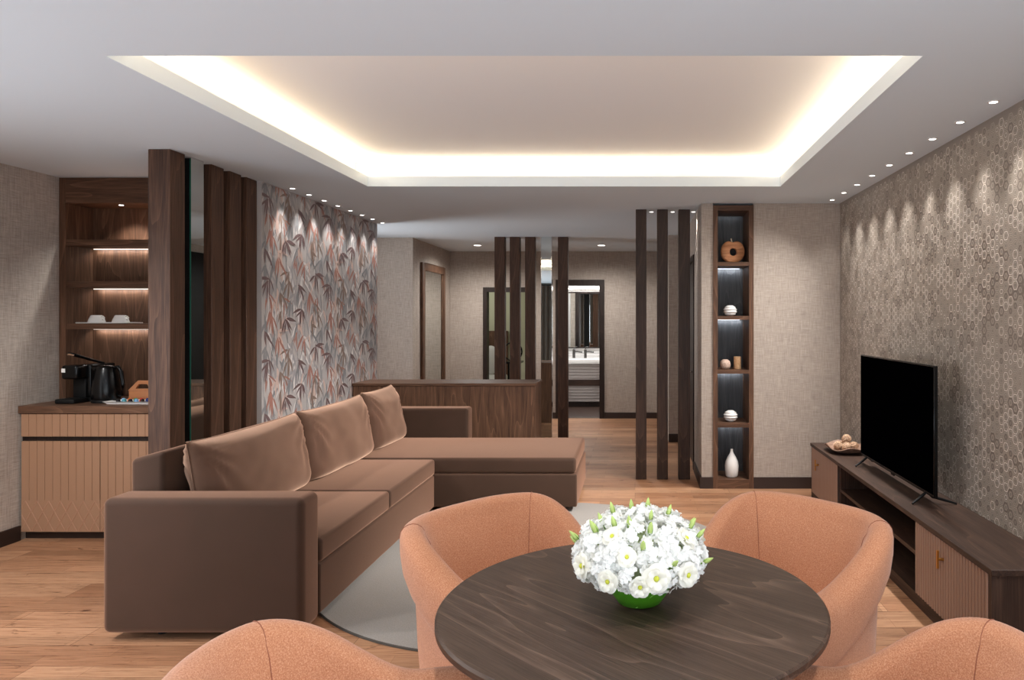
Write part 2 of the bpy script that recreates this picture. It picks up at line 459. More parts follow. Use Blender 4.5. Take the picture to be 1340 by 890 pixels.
# right block: niche wall, side wall with a door, jog
XS, XJ, YJ2 = .59, .41, 8.6
NX0, NX1 = .692, 1.051
mb = MB()
mb.box(XS, NX0, YN, YN+.5, 0, HC); mb.box(NX1, XR+.12, YN, YN+.5, 0, HC); mb.box(NX0, NX1, YN+.38, YN+.5, 0, HC)
o = obj('wall_niche', mb, M['linen'], center=False); struct(o, 'beige linen wall around the tall shelf niche', 'wall')
mb = MB(); mb.box(XS, XS+.12, YN+.5, 7.0, 0, HC); mb.box(XS, XS+.12, 7.0, 8.0, 2.146, HC); mb.box(XS, XS+.12, 8.0, YJ2, 0, HC)
o = obj('wall_niche_side', mb, M['linen'], center=False); struct(o, 'linen side wall with a dark door', 'wall')
mb = MB(); mb.box(XJ, XS+.12, YJ2, YJ2+.1, 0, HC); mb.box(XJ, XJ+.1, YJ2+.1, YB, 0, HC)
o = obj('wall_jog', mb, M['linen'], center=False); struct(o, 'narrow linen wall behind the right hand posts', 'wall')
mb = MB(); mb.box(XS-.014, NX0, YN-.014, YN, 0, .10); mb.box(XS-.014, XS, YN, 6.93, 0, .10); mb.box(NX1, 1.80, YN-.014, YN, 0, .10)
o = obj('baseboard_niche', mb, M['skirt']); struct(o, 'dark skirting along the niche wall', 'baseboard')
o = obj('baseboard_jog', B(XJ, XS, YJ2-.014, YJ2, 0, .10), M['skirt']); struct(o, 'dark skirting behind the right hand posts', 'baseboard')
d = obj('door_3', B(XS+.01, XS+.05, 7.06, 7.94, .005, 2.09), M['black_wood']); struct(d, 'dark wooden door in the niche side wall', 'door')
mb = MB(); mb.box(XS-.012, XS+.06, 7.0, 7.06, 0, 2.146); mb.box(XS-.012, XS+.06, 7.94, 8.0, 0, 2.146); mb.box(XS-.012, XS+.06, 7.06, 7.94, 2.09, 2.146)
obj('door_frame', mb, M['black_wood'], d)
mb = MB(); mb.cyl((XS-.03, 7.13, .97), .012, .04, 12, 'x'); mb.tube([(XS-.03, 7.13, .97), (XS-.03, 7.25, .97)], .008)
obj('door_handle', mb, M['chrome'], d)
d = obj('added_door', B(XJ-.02, XJ, 9.0, 10.35, .005, 2.42), M['blackmat']); struct(d, 'tall dark door added for the mirror strip to reflect', 'door')  # put here so the left mirror strip reflects something black

# right wall with hexagon paper
hexm = [mat('hex_paper_ground', (143, 132, 122), .5), mat('hex_print_light', (214, 203, 191), .38), mat('hex_print_mid', (170, 158, 145), .42), mat('hex_print_dark', (112, 99, 90), .42)]
mb = MB(); mb.box(XR, XR+.12, YR, YN, 0, HC)
rh = random.Random(5)
s_ = .0285; cw, chh = 1.5*s_, math.sqrt(3)*s_
ncol = int((YN-1.2)/cw)
for ci in range(ncol):
    yc = YN-.012-ci*cw
    for ri in range(int(HC/chh)+1):
        zc_ = (ri+.5*(ci % 2))*chh+.01
        if zc_+s_ > HC or zc_-s_ < 0.0: continue
        if yc+s_ > YN: continue
        u = rh.random()
        cols = (1, 2) if u < .34 else (2, 2) if u < .62 else (3, 2) if u < .74 else (2, 1) if u < .9 else (2, 3)
        for (r1, r0, ci_, ly) in ((.90, .72, cols[0], 1), (.50, .36, cols[1], 1)):
            mb.mi = ci_
            for k_ in range(6):
                a0, a1 = PI/3*k_, PI/3*(k_+1)
                mb.quad(*[(XR-.0006*ly, yc+s_*r*math.cos(a), zc_+s_*r*math.sin(a)) for r, a in ((r1, a0), (r1, a1), (r0, a1), (r0, a0))])
mb.mi = 0
o = obj('wall_right', mb, hexm, center=False); struct(o, 'right wall papered with small hexagon rings', 'wall')

# rear wall (behind the camera) with a wide window added to let in fill light
mb = MB(); mb.box(XL, -4.0, YR-.12, YR, 0, HC); mb.box(1.6, XR, YR-.12, YR, 0, HC); mb.box(-4.0, 1.6, YR-.12, YR, 2.3, HC); mb.box(-4.0, 1.6, YR-.12, YR, 0, .1)
o = obj('wall_rear', mb, M['linen'], center=False); struct(o, 'rear wall around the added window', 'wall')
mb = MB()
for x in (-4.0, -2.6, -1.2, .2, 1.54): mb.box(x, x+.06, YR-.1, YR-.02, .1, 2.3)
mb.box(-4.0, 1.6, YR-.1, YR-.02, .1, .16); mb.box(-4.0, 1.6, YR-.1, YR-.02, 2.24, 2.3)
w = obj('added_window_rear', mb, M['blackmat']); struct(w, 'wide dark framed window added to light the room', 'window')
gl = mat('window_glass', (255, 255, 255), .02, trans=1.0)
obj('window_pane', B(-3.94, 1.54, YR-.064, YR-.058, .16, 2.24), gl, w)

def added_side_window(name, x0, x1, y0, y1, n, label):  # invented windows out of view, added to light the room from the sides
    mb = MB()
    for i in range(n+1):
        y = y0+(y1-y0-.06)*i/n; mb.box(x0, x1, y, y+.06, .12, 2.1)
    mb.box(x0, x1, y0, y1, .12, .18); mb.box(x0, x1, y0, y1, 2.04, 2.1)
    w = obj(name, mb, M['blackmat']); struct(w, label, 'window')
    obj('window_pane', B((x0+x1)/2-.004, (x0+x1)/2+.004, y0+.06, y1-.06, .18, 2.04), M['day'], w)
M['day'] = mat('glowing_fill_pane', (220, 230, 240), .3, emit=(220, 235, 255), estr=1.0)  # pane of the added windows, glowing to brighten the room
added_side_window('added_window_right', 1.75, 1.815, -2.3, 1.3, 3, 'added fill light window in the right wall, outside the picture')
added_side_window('added_window_left', -4.175, -4.11, -2.3, 2.9, 4, 'added fill light window in the left wall, outside the picture')
# dark curtain at the rear
mb = MB(); rows = []
for i in range(121):
    x = -3.9+i*.0225; rows.append([(x, YR+.14+.035*math.sin(i*1.05)+.01*math.sin(i*.37), z) for z in (.03, 2.45)])
mb.grid(rows)
t = thing('curtain', 'dark brown floor length curtain at the added rear window, seen only in the mirrors', 'curtain', (-2.5, YR+.14, 0))
obj('drape', mb, mat('curtain_cloth', (72, 62, 52), .9), t, smooth=80)
mb = MB(); mb.tube([(-4.0, YR+.14, 2.47), (-1.1, YR+.14, 2.47)], .015, 10); obj('rod', mb, M['blackmat'], t, smooth=60)
# door frames in the far wall
def door_frame(name, d, fw, label):
    x0, x1, z1 = d
    mb = MB(); mb.box(x0, x0+fw, YB-.02, YB+.14, 0, z1); mb.box(x1-fw, x1, YB-.02, YB+.14, 0, z1); mb.box(x0+fw, x1-fw, YB-.02, YB+.14, z1-fw*1.15, z1)
    o = obj(name, mb, M['black_wood']); struct(o, label, 'door'); return o
door_frame('door_1', D2, .075, 'dark wooden frame of the bathroom doorway')
door_frame('door_2', D1, .06, 'dark wooden frame of the bedroom doorway')
# ------------------------------------------------------------------ bathroom beyond the far wall
tile_w = None
def ribmat(name, c0, c1):
    m, nt, b = newmat(name)
    v = mapping(nt, (1, 1, 1))
    sp = N(nt, 'ShaderNodeSeparateXYZ'); nt.links.new(v, sp.inputs[0])
    f = math_(nt, 'FRACT', math_(nt, 'MULTIPLY', sp.outputs['Z'], 20.0))
    g = math_(nt, 'ABSOLUTE', math_(nt, 'SUBTRACT', f, .5))
    nt.links.new(ramp(nt, g, [(.38, c0), (.47, c1)]), b.inputs['Base Color'])
    b.inputs['Roughness'].default_value = .35
    bump(nt, b, g, .6, .01)
    return m
M['ribtile'] = ribmat('white_ribbed_tile', (224, 222, 220), (176, 172, 169)); M['ribdrawer'] = ribmat('grey_ribbed_front', (158, 150, 146), (116, 108, 104))
bx0, bx1, by1 = -1.30, -.1, 12.5
mb = MB(); mb.box(bx0, bx1, by1, by1+.1, 0, 2.45)
o = obj('wall_bathroom', mb, M['ribtile'], center=False); struct(o, 'white ribbed tile wall of the bathroom', 'wall')
mb = MB(); mb.box(bx0-.1, bx0, YB+.12, by1, 0, 2.45); mb.box(bx1, bx1+.1, YB+.12, by1, 0, 2.45)
o = obj('wall_bathroom_side', mb, M['whitematt'], center=False); struct(o, 'bathroom side walls', 'wall')
o = obj('ceiling_bathroom', B(bx0, bx1, YB+.12, by1, 2.45, 2.5), M['ceil'], center=False); struct(o, 'bathroom ceiling', 'ceiling')
o = obj('floor_bathroom', B(bx0, bx1, YB+.12, by1, -.1, 0), M['dark_x'], center=False); struct(o, 'dark bathroom floor', 'floor')
o = obj('trim_3', B(D2[0]+.07, D2[1]-.07, YB, YB+.12, 0, .006), M['chrome']); struct(o, 'metal threshold of the bathroom', 'trim')
area('bathroom_light', (-.9, 11.6, 2.4), (0, .15, -1), 1.0, .6, 30, (1, .98, .97))
v = thing('bathroom_vanity', 'white ribbed vanity with a dark open shelf, seen through the bathroom doorway', 'vanity', (-.85, 12.2, 0))
obj('drawer', B(-1.25, -.2, 12.03, 12.49, .47, .735), M['ribdrawer'], v)
obj('shelf', B(-1.25, -.2, 12.02, 12.49, .365, .47), M['dark_x'], v)
obj('drawer', B(-1.25, -.2, 12.03, 12.49, .09, .365), M['ribdrawer'], v)
obj('plinth', B(-1.22, -.24, 12.06, 12.49, 0, .09), M['black_wood'], v)
mb = MB(); mb.box(-1.25, -.2, 12.0, 12.49, .735, .82)
b_ = obj('washbasin', mb, M['white'], bevel=.01); tag(b_, 'long white washbasin on the ribbed vanity in the bathroom', 'washbasin')
def faucet(x, label):
    t = thing('faucet', label, 'faucet', (x, 12.36, .82), 'faucets on the washbasin')
    mb = MB(); mb.cyl((x, 12.36, .82), .024, .15, 16); obj('body', mb, M['steel'], t, smooth=40)
    mb = MB(); mb.tube([(x, 12.36, .93), (x+.06, 12.30, .935), (x+.15, 12.24, .93)], .014); obj('spout', mb, M['steel'], t, smooth=40)
    mb = MB(); mb.tube([(x, 12.36, .97), (x, 12.36, 1.0), (x+.035, 12.33, 1.005)], .011); obj('lever', mb, M['steel'], t, smooth=40)
faucet(px(766, 12.36), 'chrome faucet on the right of the washbasin, its spout to the right')
faucet(px(751, 12.36), 'chrome faucet on the left of the washbasin, beside the dark post')
m_ = thing('bathroom_mirror', 'dark edged mirror above the washbasin reflecting the posts', 'mirror', (-.85, by1-.02, 1.0))
obj('glass', B(-1.25, -.32, by1-.035, by1-.001, 1.01, 1.965), M['mirror'], m_)
mb = MB(); mb.box(-1.28, -.29, by1-.045, by1-.001, 1.965, 1.99); mb.box(-1.28, -.29, by1-.045, by1-.001, .99, 1.01); mb.box(-1.28, -1.25, by1-.045, by1-.001, 1.01, 1.965); mb.box(-.32, -.29, by1-.045, by1-.001, 1.01, 1.965)
obj('frame', mb, M['black_wood'], m_)
l_ = thing('mirror_light', 'white light bar across the wall above the bathroom mirror', 'light', (-.85, by1-.03, 2.03))
obj('diffuser', B(-1.25, -.25, by1-.05, by1-.02, 2.03, 2.06), M['led'], l_); obj('bracket', B(-1.25, -.25, by1-.02, by1-.001, 2.02, 2.07), M['chrome'], l_)

# bedroom glimpse through the other doorway
M['cream'] = mat('cream_wall', (198, 198, 172), .8)
o = obj('wall_bedroom_back', B(-3.6, -1.42, 12.3, 12.4, 0, 2.4), M['cream'], center=False); struct(o, 'cream bedroom wall', 'wall')
mb = MB(); mb.box(-3.7, -3.6, YB+.12, 12.4, 0, 2.4); mb.box(-1.45, -1.42, YB+.14, 12.3, 0, 2.4)
o = obj('wall_bedroom_side', mb, M['cream'], center=False); struct(o, 'cream bedroom side walls', 'wall')
o = obj('ceiling_bedroom', B(-3.6, -1.42, YB+.12, 12.3, 2.4, 2.45), M['ceil'], center=False); struct(o, 'bedroom ceiling', 'ceiling')
o = obj('floor_bedroom', B(-3.6, -1.42, YB+.12, 12.3, -.1, 0), M['floor'], center=False); struct(o, 'bedroom floor', 'floor')
area('bedroom_light', (-2.8, 11.4, 2.3), (.1, .3, -1), .8, .5, 8, (1, .98, .9))
b_ = thing('bed', 'bed with a brown headboard glimpsed through the bedroom doorway', 'bed', (-2.75, 12.0, 0))
obj('headboard', B(-3.3, px(664, 12.2), 12.22, 12.295, .3, 1.30), M['wood_z'], b_, bevel=.006)
obj('mattress', B(-3.25, px(664, 12)-.03, 11.3, 12.2, .3, .55), M['whitematt'], b_, bevel=.03)
obj('base', B(-3.25, px(664, 12)-.03, 11.3, 12.2, 0, .3), M['wood_x'], b_)
mb = MB(); mb.ball((px(641, 12.0), 12.08, .80), 1, 20, 12, (.16, .07, .25)); p_ = obj('pillow', mb, M['whitematt'], smooth=60); tag(p_, 'white pillow standing against the brown headboard', 'pillow')
dk = thing('desk', 'black desk edge seen between the posts in the bedroom doorway', 'desk', (-2.0, 11.6, 0))
obj('top', B(-2.14, -1.87, 11.4, 11.8, .78, .81), M['black'], dk)
for yy in (11.42, 11.76): obj('leg', B(-2.13, -2.10, yy, yy+.03, 0, .78), M['black'], dk)
mb = MB(); mb.grid([[(px(671, 11.55)+(.15+.012*math.cos(b2))*math.cos(a), 11.55+.012*math.sin(b2), .97+(.15+.012*math.cos(b2))*math.sin(a)) for b2 in [2*PI*j/8 for j in range(8)]] for a in [2*PI*i/32 for i in range(32)]], True, True)
r_ = obj('hoop_ornament', mb, M['black'], smooth=60); tag(r_, 'black hoop ornament on the desk behind the second post', 'ornament')

# tall mirror on the hall side wall
m_ = thing('wall_mirror', 'tall mirror with dark wooden frame on the hall side wall', 'mirror', (-2.79, 9.7, 0))
my0, my1, mz1 = 9.17, 10.26, 2.247
mb = MB(); mb.box(-2.8, -2.765, my0, my0+.10, 0.0, mz1); mb.box(-2.8, -2.765, my1-.10, my1, 0.0, mz1); mb.box(-2.8, -2.765, my0+.1, my1-.1, mz1-.1, mz1); mb.box(-2.8, -2.765, my0+.1, my1-.1, 0.0, .1)
obj('frame', mb, M['wood_z'], m_, bevel=.004)
obj('glass', B(-2.799, -2.785, my0+.1, my1-.1, .1, mz1-.1), M['mirror'], m_)

# ------------------------------------------------------------------ posts
def post(x0, x1, y0, y1, label, group, m='post', z0=0.0):
    o = obj('wooden_post', B(x0, x1, y0, y1, z0, HC), M[m], bevel=.003, seg=1)
    return tag(o, label, 'post', group)
PX = -2.81
ords = ['wide walnut post nearest the camera, in front of the kitchenette', 'walnut post just behind the mirror strip beside the kitchenette',
        'walnut post second behind the mirror strip, left of the leaf print wall', 'walnut post touching the leaf print wall, rearmost of the left row']
for y0, lb in zip((4.25, 4.666, 4.878, 5.085), ords): post(PX-.135, PX, y0, y0+.14, lb, 'walnut posts beside the kitchenette')
def mirror_strip(x0, x1, y0, y1, face, label):
    t = thing('mirror_strip', label, 'mirror', ((x0+x1)/2, (y0+y1)/2, 0), 'mirror strips among the posts')
    if face == 'x':
        obj('core', B(x0, x1-.008, y0, y1, 0, HC-.01), M['blackmat'], t)
        obj('glass', B(x1-.008, x1, y0, y1, 0, HC-.01), M['mirror'], t)
        obj('glass_edge', B(x1-.008, x1, y0-.002, y0, 0, HC-.01), M['glassedge'], t, label='green glass edge')
        obj('top_clip', B(x0, x1, y0, y1, HC-.01, HC), M['chrome'], t)
    else:
        obj('core', B(x0, x1, y0+.008, y1, 0, HC), M['blackmat'], t)
        obj('glass', B(x0, x1, y0, y0+.008, 0, HC), M['mirror'], t)
        mb = MB(); mb.box(x0-.006, x0, y0, y1, 0, HC); mb.box(x1, x1+.006, y0, y1, 0, HC)
        obj('glass_edge', mb, M['chrome'], t, label='bright polished edge')
    return t
mirror_strip(PX-.12, PX, 4.45, 4.58, 'x', 'narrow full height mirror strip between the left walnut posts')
YP = 8.77
g = 'slim posts behind the low cabinet'
for (a, b), lb in zip(((647, 660.5), (667, 680), (687, 700), (730, 743)),
    ('leftmost of the slim dark posts behind the low cabinet', 'second slim dark post from the left behind the low cabinet',
     'slim dark post just left of the far mirror strip', 'slim dark post reaching the floor beside the bathroom doorway')):
    post(px(a, YP), px(b, YP), YP, YP+.10, lb, g)
mirror_strip(px(708.5, YP), px(721.5, YP), YP, YP+.1, 'y', 'narrow mirror strip facing the room between the slim far posts')
YQ = 6.58
for (a, b), lb in zip(((832, 846), (860, 874), (888, 903)),
    ('left of the three dark posts before the niche wall', 'middle of the three dark posts before the niche wall', 'right of the three dark posts, next to the niche wall corner')):
    post(px(a, YQ), px(b, YQ), YQ, YQ+.1, lb, 'dark posts before the niche wall', 'dark_z')

# ------------------------------------------------------------------ downlights
def make_downlight(r):
    t = thing('downlight', '', 'downlight', (0, 0, 0))
    mb = MB(); mb.lathe([(r, 0), (r*1.45, 0), (r*1.45, -.003), (r, -.004), (r, 0)], (0, 0, 0), 20); obj('trim_ring', mb, M['whitematt'], t, smooth=40)
    mb = MB(); mb.cyl((0, 0, -.0035), r, .003, 20); obj('lens', mb, M['lamp'], t)
    return t
small = make_downlight(.019); big = make_downlight(.05)
usedl = set()
def spotlamp(name, x, y, e, size=62, blend=.8, color=SOFT, z=HC):
    l = bpy.data.lights.new(name, 'SPOT'); l.energy = e; l.spot_size = math.radians(size); l.spot_blend = blend; l.color = color; l.shadow_soft_size = .02 if size < 100 else .06
    o = bpy.data.objects.new(name, l); C.objects.link(o); o.location = (x, y, z-(.008 if size < 100 else .065)); o.rotation_euler = (0, 0, 0)
def fill_spot(x, y, e, tilt=0.0, aim=None):  # extra beam at a wall spotlight, added as fill for the room
    l = bpy.data.lights.new('downlight_fill', 'SPOT'); l.energy = e; l.spot_size = math.radians(112); l.spot_blend = 1.0; l.color = SOFT; l.shadow_soft_size = .06
    o = bpy.data.objects.new('downlight_fill', l); C.objects.link(o); o.location = (x, y, HC-.03); o.rotation_euler = (0, tilt, 0)
    if aim: o.rotation_euler = (Vector(aim)-o.location).to_track_quat('-Z', 'Y').to_euler(); l.spot_size = math.radians(56)
def downlight(src, x, y, label, group):
    if src not in usedl: usedl.add(src); t = src; t.location = (x, y, HC)
    else: t = dup(src, (x, y, HC))
    t['label'] = label; t['group'] = group; return t
nth = ['nearest', 'second nearest', 'third nearest', 'fourth nearest', 'fifth nearest', 'sixth nearest', 'seventh nearest', 'eighth nearest', 'ninth nearest']
for i in range(9):
    y = 3.325+.34*i; x = 1.695
    lb = ('farthest' if i == 8 else nth[i])+' small ceiling spotlight in the row over the hexagon papered wall'
    downlight(small, x, y, lb, 'spotlights over the hexagon wall'); spotlamp('hex_wall_spot', x, y, E_SPOT*(3 if i == 8 else 7))
    if i < 4: fill_spot(x, y, E_FILL*3.0, 0, (-1.3, 5.35+.06*i, .2))  # tighter fill beams aimed at the chaise to brighten its front
    elif i < 8: fill_spot(x, y, E_FILL, math.radians(36))
for i in range(3): spotlamp('hex_wall_spot', 1.695, 2.985-.34*i, E_SPOT*8)  # unseen spots without fixtures, added to the row for more light
for i in range(8):
    y = 5.52+.281*i; x = -2.69
    lb = ('farthest' if i == 7 else nth[i])+' small ceiling spotlight in the row over the leaf print wall'
    downlight(small, x, y, lb, 'spotlights over the leaf print wall'); spotlamp('leaf_wall_spot', x, y, E_SPOT*5, 66)
for x, lb in ((.157, 'left'), (.36, 'middle'), (.558, 'right')):
    downlight(small, x, 6.72, lb+' of the three tiny spotlights between the dark posts', 'spotlights between the dark posts'); spotlamp('post_spot', x, 6.72, E_SPOT*5)
for x, lb in ((-2.19, 'round ceiling downlight in the hall near the tall framed mirror'), (-.467, 'round ceiling downlight in front of the bathroom doorway')):
    downlight(big, x, 9.77, lb, 'hall downlights'); spotlamp('hall_spot', x, 9.77, 100, 168, 1.0)

for x, y, lb in ((-3.5, 2.9, 'added fill downlight before the kitchenette, outside the picture'), (-3.45, 1.9, 'added fill downlight left of the dining chairs, outside the picture'),
                 (-.35, 1.2, 'added fill downlight above the left foreground chair, outside the picture'), (.9, 1.3, 'added fill downlight above the right foreground chair, outside the picture')):
    downlight(big, x, y, lb, 'added downlights for fill light'); spotlamp('added_room_spot', x, y, E_DOWN_FILL*(2.6 if x < -3 else 1), 150, .6)  # unseen downlights added to brighten the kitchenette and dining area

# ------------------------------------------------------------------ kitchenette
KX0, KX1, KY = XL+.002, -2.955, 4.77
t = thing('kitchenette_cabinet', 'taupe grooved base cabinet with a drawer and doors against the left wall', 'cabinet', ((KX0+KX1)/2, 5.0, 0))
obj('body', B(KX0+.001, KX1, KY+.025, 5.375, .055, .862), M['black_wood'], t)
obj('toe_kick', B(KX0+.001, KX1, KY+.05, 5.36, 0, .055), M['skirt'], t)
def grooved(x0, x1, z0, z1, y, pitch, gap=.0028, slant=False):
    mb = MB(); n = max(1, round((x1-x0)/pitch)); p = (x1-x0)/n
    for i in range(n): mb.box(x0+i*p+gap/2, x0+(i+1)*p-gap/2, y, y+.02, z0, z1)
    mb.box(x0+.001, x1-.001, y+.004, y+.022, z0+.001, z1-.001)
    return mb
zd0, zd1 = .705, .858
obj('drawer', grooved(KX0+.012, KX1, zd0, zd1, KY, .052), M['taupe'], t)
zb0, zb1, zx = .058, .672, .272
xs = [KX0+.012, px(131, KY), KX1]
GRV = mat('groove_shadow_line', (120, 84, 62), .5)
for i in range(2):
    x0, x1 = xs[i]+.0015, xs[i+1]-.0015
    mb = grooved(x0, x1, zx, zb1, KY, .052)
    mb.box(x0, x1, KY, KY+.02, zb0, zx)
    d = obj('door', mb, M['taupe'], t)
    m2 = MB()                                   # crossed fine beading of the lower field
    def bead(xa, za, xb, zb_):
        if xa == xb: return
        # clip to door
        pts = []
        for tt in (0, 1): pts.append((xa+(xb-xa)*tt, za+(zb_-za)*tt))
        (xa, za), (xb, zb_) = pts
        if xa > xb: xa, za, xb, zb_ = xb, zb_, xa, za
        if xb < x0 or xa > x1: return
        sl = (zb_-za)/(xb-xa)
        if xa < x0: za += sl*(x0-xa); xa = x0
        if xb > x1: zb_ -= sl*(xb-x1); xb = x1
        dx, dz = xb-xa, zb_-za; ln = math.hypot(dx, dz)
        if ln < .005: return
        nx, nz = -dz/ln*.0018, dx/ln*.0018
        q = [(xa+nx, KY-.002, za+nz), (xb+nx, KY-.002, zb_+nz), (xb-nx, KY-.002, zb_-nz), (xa-nx, KY-.002, za-nz)]
        m2.quad(*q); 
        m2.quad(q[0], (q[0][0]+nx, KY, q[0][2]+nz), (q[1][0]+nx, KY, q[1][2]+nz), q[1]); m2.quad(q[3], q[2], (q[2][0]-nx, KY, q[2][2]-nz), (q[3][0]-nx, KY, q[3][2]-nz))
    st = .0785; hh = zx-.004-(zb0+.004)
    k_ = -6
    while k_ < 14:
        xa = xs[0]+.03+k_*st
        bead(xa, zx-.004, xa+hh*.55, zb0+.004); bead(xa, zx-.004, xa-hh*.55, zb0+.004); k_ += 1
    obj('beading', m2, mat('taupe_beading', (166, 124, 98), .45), d)
o = obj('worktop', B(KX0, KX1, KY-.012, 5.375, .862, .914), M['wood_x'], bevel=.003, seg=1); tag(o, 'walnut worktop over the taupe base cabinet', 'worktop')
t = thing('shelf_unit', 'walnut wall shelf unit with lit shelves above the kitchenette worktop', 'shelf unit', (-3.55, 5.2, .914))
SY0, SY1, SZ = 5.10, 5.378, 2.345
obj('side_panel', B(KX0, KX0+.047, SY0, SY1, .9145, HC-.002), M['wood_z'], t)
obj('side_panel', B(KX1-.04, KX1, SY0+.16, SY1, .9145, HC-.002), M['wood_z'], t)
obj('header', B(KX0+.047, KX1-.04, SY0, SY1, SZ, HC-.002), M['wood_x'], t)
obj('back_panel', B(KX0+.047, KX1-.04, SY1-.02, SY1, .9145, SZ), M['wood_z'], t)
for z1, z0 in ((2.08, 2.036), (1.777, 1.733), (1.47, 1.428)):
    sh = obj('shelf', B(KX0+.047, KX1-.04, SY0+.005, SY1-.02, z0, z1), M['wood_x'], t)
    obj('led_strip', B(KX0+.06, KX1-.05, SY1-.032, SY1-.021, z0-.005, z0), M['led_shelf'], sh, label='white led strip')
    area('shelf_led', ((KX0+KX1)/2, SY1-.045, z0-.01), (0, .35, -1), 1.05, .012, 1.3, (1, .97, .93))
for x in (-3.80, -3.56, -3.3):
    mb = MB(); mb.cyl((x, 5.2, SZ-.002), .015, .002, 16); obj('downlight_lens', mb, M['lamp'], t)
    l = bpy.data.lights.new('shelf_spot', 'SPOT'); l.energy = 14; l.spot_size = 2.0; l.spot_blend = .8; l.color = SOFT; l.shadow_soft_size = .02
    o = bpy.data.objects.new('shelf_spot', l); C.objects.link(o); o.location = (x, 5.2, SZ-.012)

# cups on their tray
o = obj('cup_tray', B(px(108, 5.2), px(175, 5.2), 5.13, 5.30, 1.4705, 1.479), M['white'], bevel=.003, seg=1); tag(o, 'thin white tray under two cups on the lowest shelf', 'tray')
for xx, lb in ((126.5, 'white cup turned upside down at the left of the shelf tray'), (158, 'white cup turned upside down at the right of the shelf tray')):
    c = thing('cup', lb, 'cup', (px(xx, 5.2), 5.2, 1.479), 'cups on the shelf tray')
    x = px(xx, 5.2)
    mb = MB(); mb.lathe([(1e-5, .052), (.03, .052), (.036, .05), (.05, .02), (.056, .0), (.053, .0), (.045, .02), (.03, .046), (1e-5, .047)], (x, 5.2, 1.479), 28); obj('bowl', mb, M['white'], c, smooth=50)
    mb = MB(); mb.tube([(x+.046, 5.19, 1.5), (x+.066, 5.185, 1.497), (x+.07, 5.185, 1.51), (x+.058, 5.187, 1.523), (x+.042, 5.19, 1.52)], .004); obj('handle', mb, M['white'], c, smooth=50)

# coffee machine, seen three quarters, its spout towards the left front
WT = .9145
t = thing('coffee_machine', 'black capsule coffee machine with a raised lever on the worktop', 'coffee machine', (-3.93, 5.05, WT))
cmx0, cmx1 = -3.985, -3.875
mb = MB(); mb.prism([(cmx0+.012, WT+.03), (cmx1+.005, WT+.03), (cmx1+.005, WT+.265), (cmx0+.012, WT+.265)], 5.0, 5.24); obj('body', mb, M['black'], t, bevel=.012, seg=3)
mb = MB(); mb.box(cmx0-.02, cmx1-.015, 4.90, 5.03, WT+.165, WT+.265); hd = obj('brew_head', mb, M['black'], t, bevel=.018, seg=3)
obj('button', B(cmx0-.012, cmx0+.014, 4.897, 4.902, WT+.215, WT+.242), M['white'], hd, label='small white button')
obj('front_panel', B(cmx0+.0, cmx1-.02, 4.985, 5.0, WT+.03, WT+.165), M['blackmat'], t, bevel=.004)
obj('drip_tray', B(cmx0-.03, cmx1-.005, 4.86, 5.0, WT, WT+.032), M['blackmat'], t, bevel=.008)
obj('base', B(cmx0+.01, cmx1+.005, 5.0, 5.24, WT, WT+.03), M['blackmat'], t)
mb = MB(); mb.tube([(cmx1+.01, 5.12, WT+.268), (cmx1-.04, 5.06, WT+.295), (cmx0+.02, 4.97, WT+.335)], [.008, .009, .012]); lv = obj('lever', mb, M['black'], t, smooth=40)
mb = MB(); mb.tube([(cmx0+.02, 4.97, WT+.336), (cmx0-.006, 4.945, WT+.345)], .012); obj('lever_tip', mb, M['chrome'], lv, smooth=40, label='chrome lever tip')
# kettle
kx, ky = px(139, 4.98), 4.98
t = thing('kettle', 'black electric kettle on its base beside the coffee machine', 'kettle', (kx, ky, WT))
mb = MB(); mb.cyl((kx, ky, WT), .088, .02, 36); obj('base', mb, M['blackmat'], t, bevel=.004)
mb = MB(); mb.lathe([(1e-5, .021), (.084, .021), (.088, .035), (.085, .10), (.074, .19), (.064, .235), (.061, .243), (1e-5, .243)], (kx, ky, WT), 40); obj('jug', mb, M['black'], t, smooth=50)
mb = MB(); mb.lathe([(1e-5, .262), (.03, .26), (.056, .252), (.062, .243), (1e-5, .243)], (kx, ky, WT), 36); ld = obj('lid', mb, M['black'], t, smooth=50)
mb = MB(); mb.tube([(kx+.055, ky, WT+.245), (kx+.085, ky, WT+.25), (kx+.105, ky, WT+.215), (kx+.12, ky, WT+.12), (kx+.108, ky, WT+.05), (kx+.082, ky, WT+.045)], [.012, .013, .013, .012, .012, .01], 12); obj('handle', mb, M['black'], t, smooth=60)
mb = MB(); mb.prism([(kx-.06, WT+.21), (kx-.095, WT+.245), (kx-.06, WT+.247)], ky-.018, ky+.018); obj('spout', mb, M['black'], t)
# capsule tray and capsules
tx0, tx1 = px(147, 4.93), px(207, 4.93)
mb = MB(); mb.box(tx0+.015, tx1-.015, 4.855, 4.975, WT, WT+.006); 
mb.grid([[(x, y, z) for x, y in ((a+s*e, 4.855-s*.02) if False else (a, b) for a, b in ((tx0+.015-e, 4.855-e*.7), (tx1-.015+e, 4.855-e*.7), (tx1-.015+e, 4.975+e*.7), (tx0+.015-e, 4.975+e*.7)))] for e, z in ((0, WT+.004), (.02, WT+.018))], closed_v=True)
o = obj('capsule_tray', mb, M['white']); tag(o, 'white rectangular tray holding coffee capsules on the worktop', 'tray')
capcols = [('black', (20, 20, 24)), ('teal', (80, 150, 160)), ('black', (26, 24, 30)), ('silver blue', (120, 165, 210)), ('dark brown', (40, 26, 22)), ('pale blue', (150, 195, 235)), ('orange', (220, 120, 60)), ('green', (90, 150, 80)), ('red', (200, 60, 50)), ('navy', (40, 60, 120))]
pos = ['at the left end of the front row', 'second in the front row', 'third in the front row', 'fourth in the front row', 'fifth in the front row']
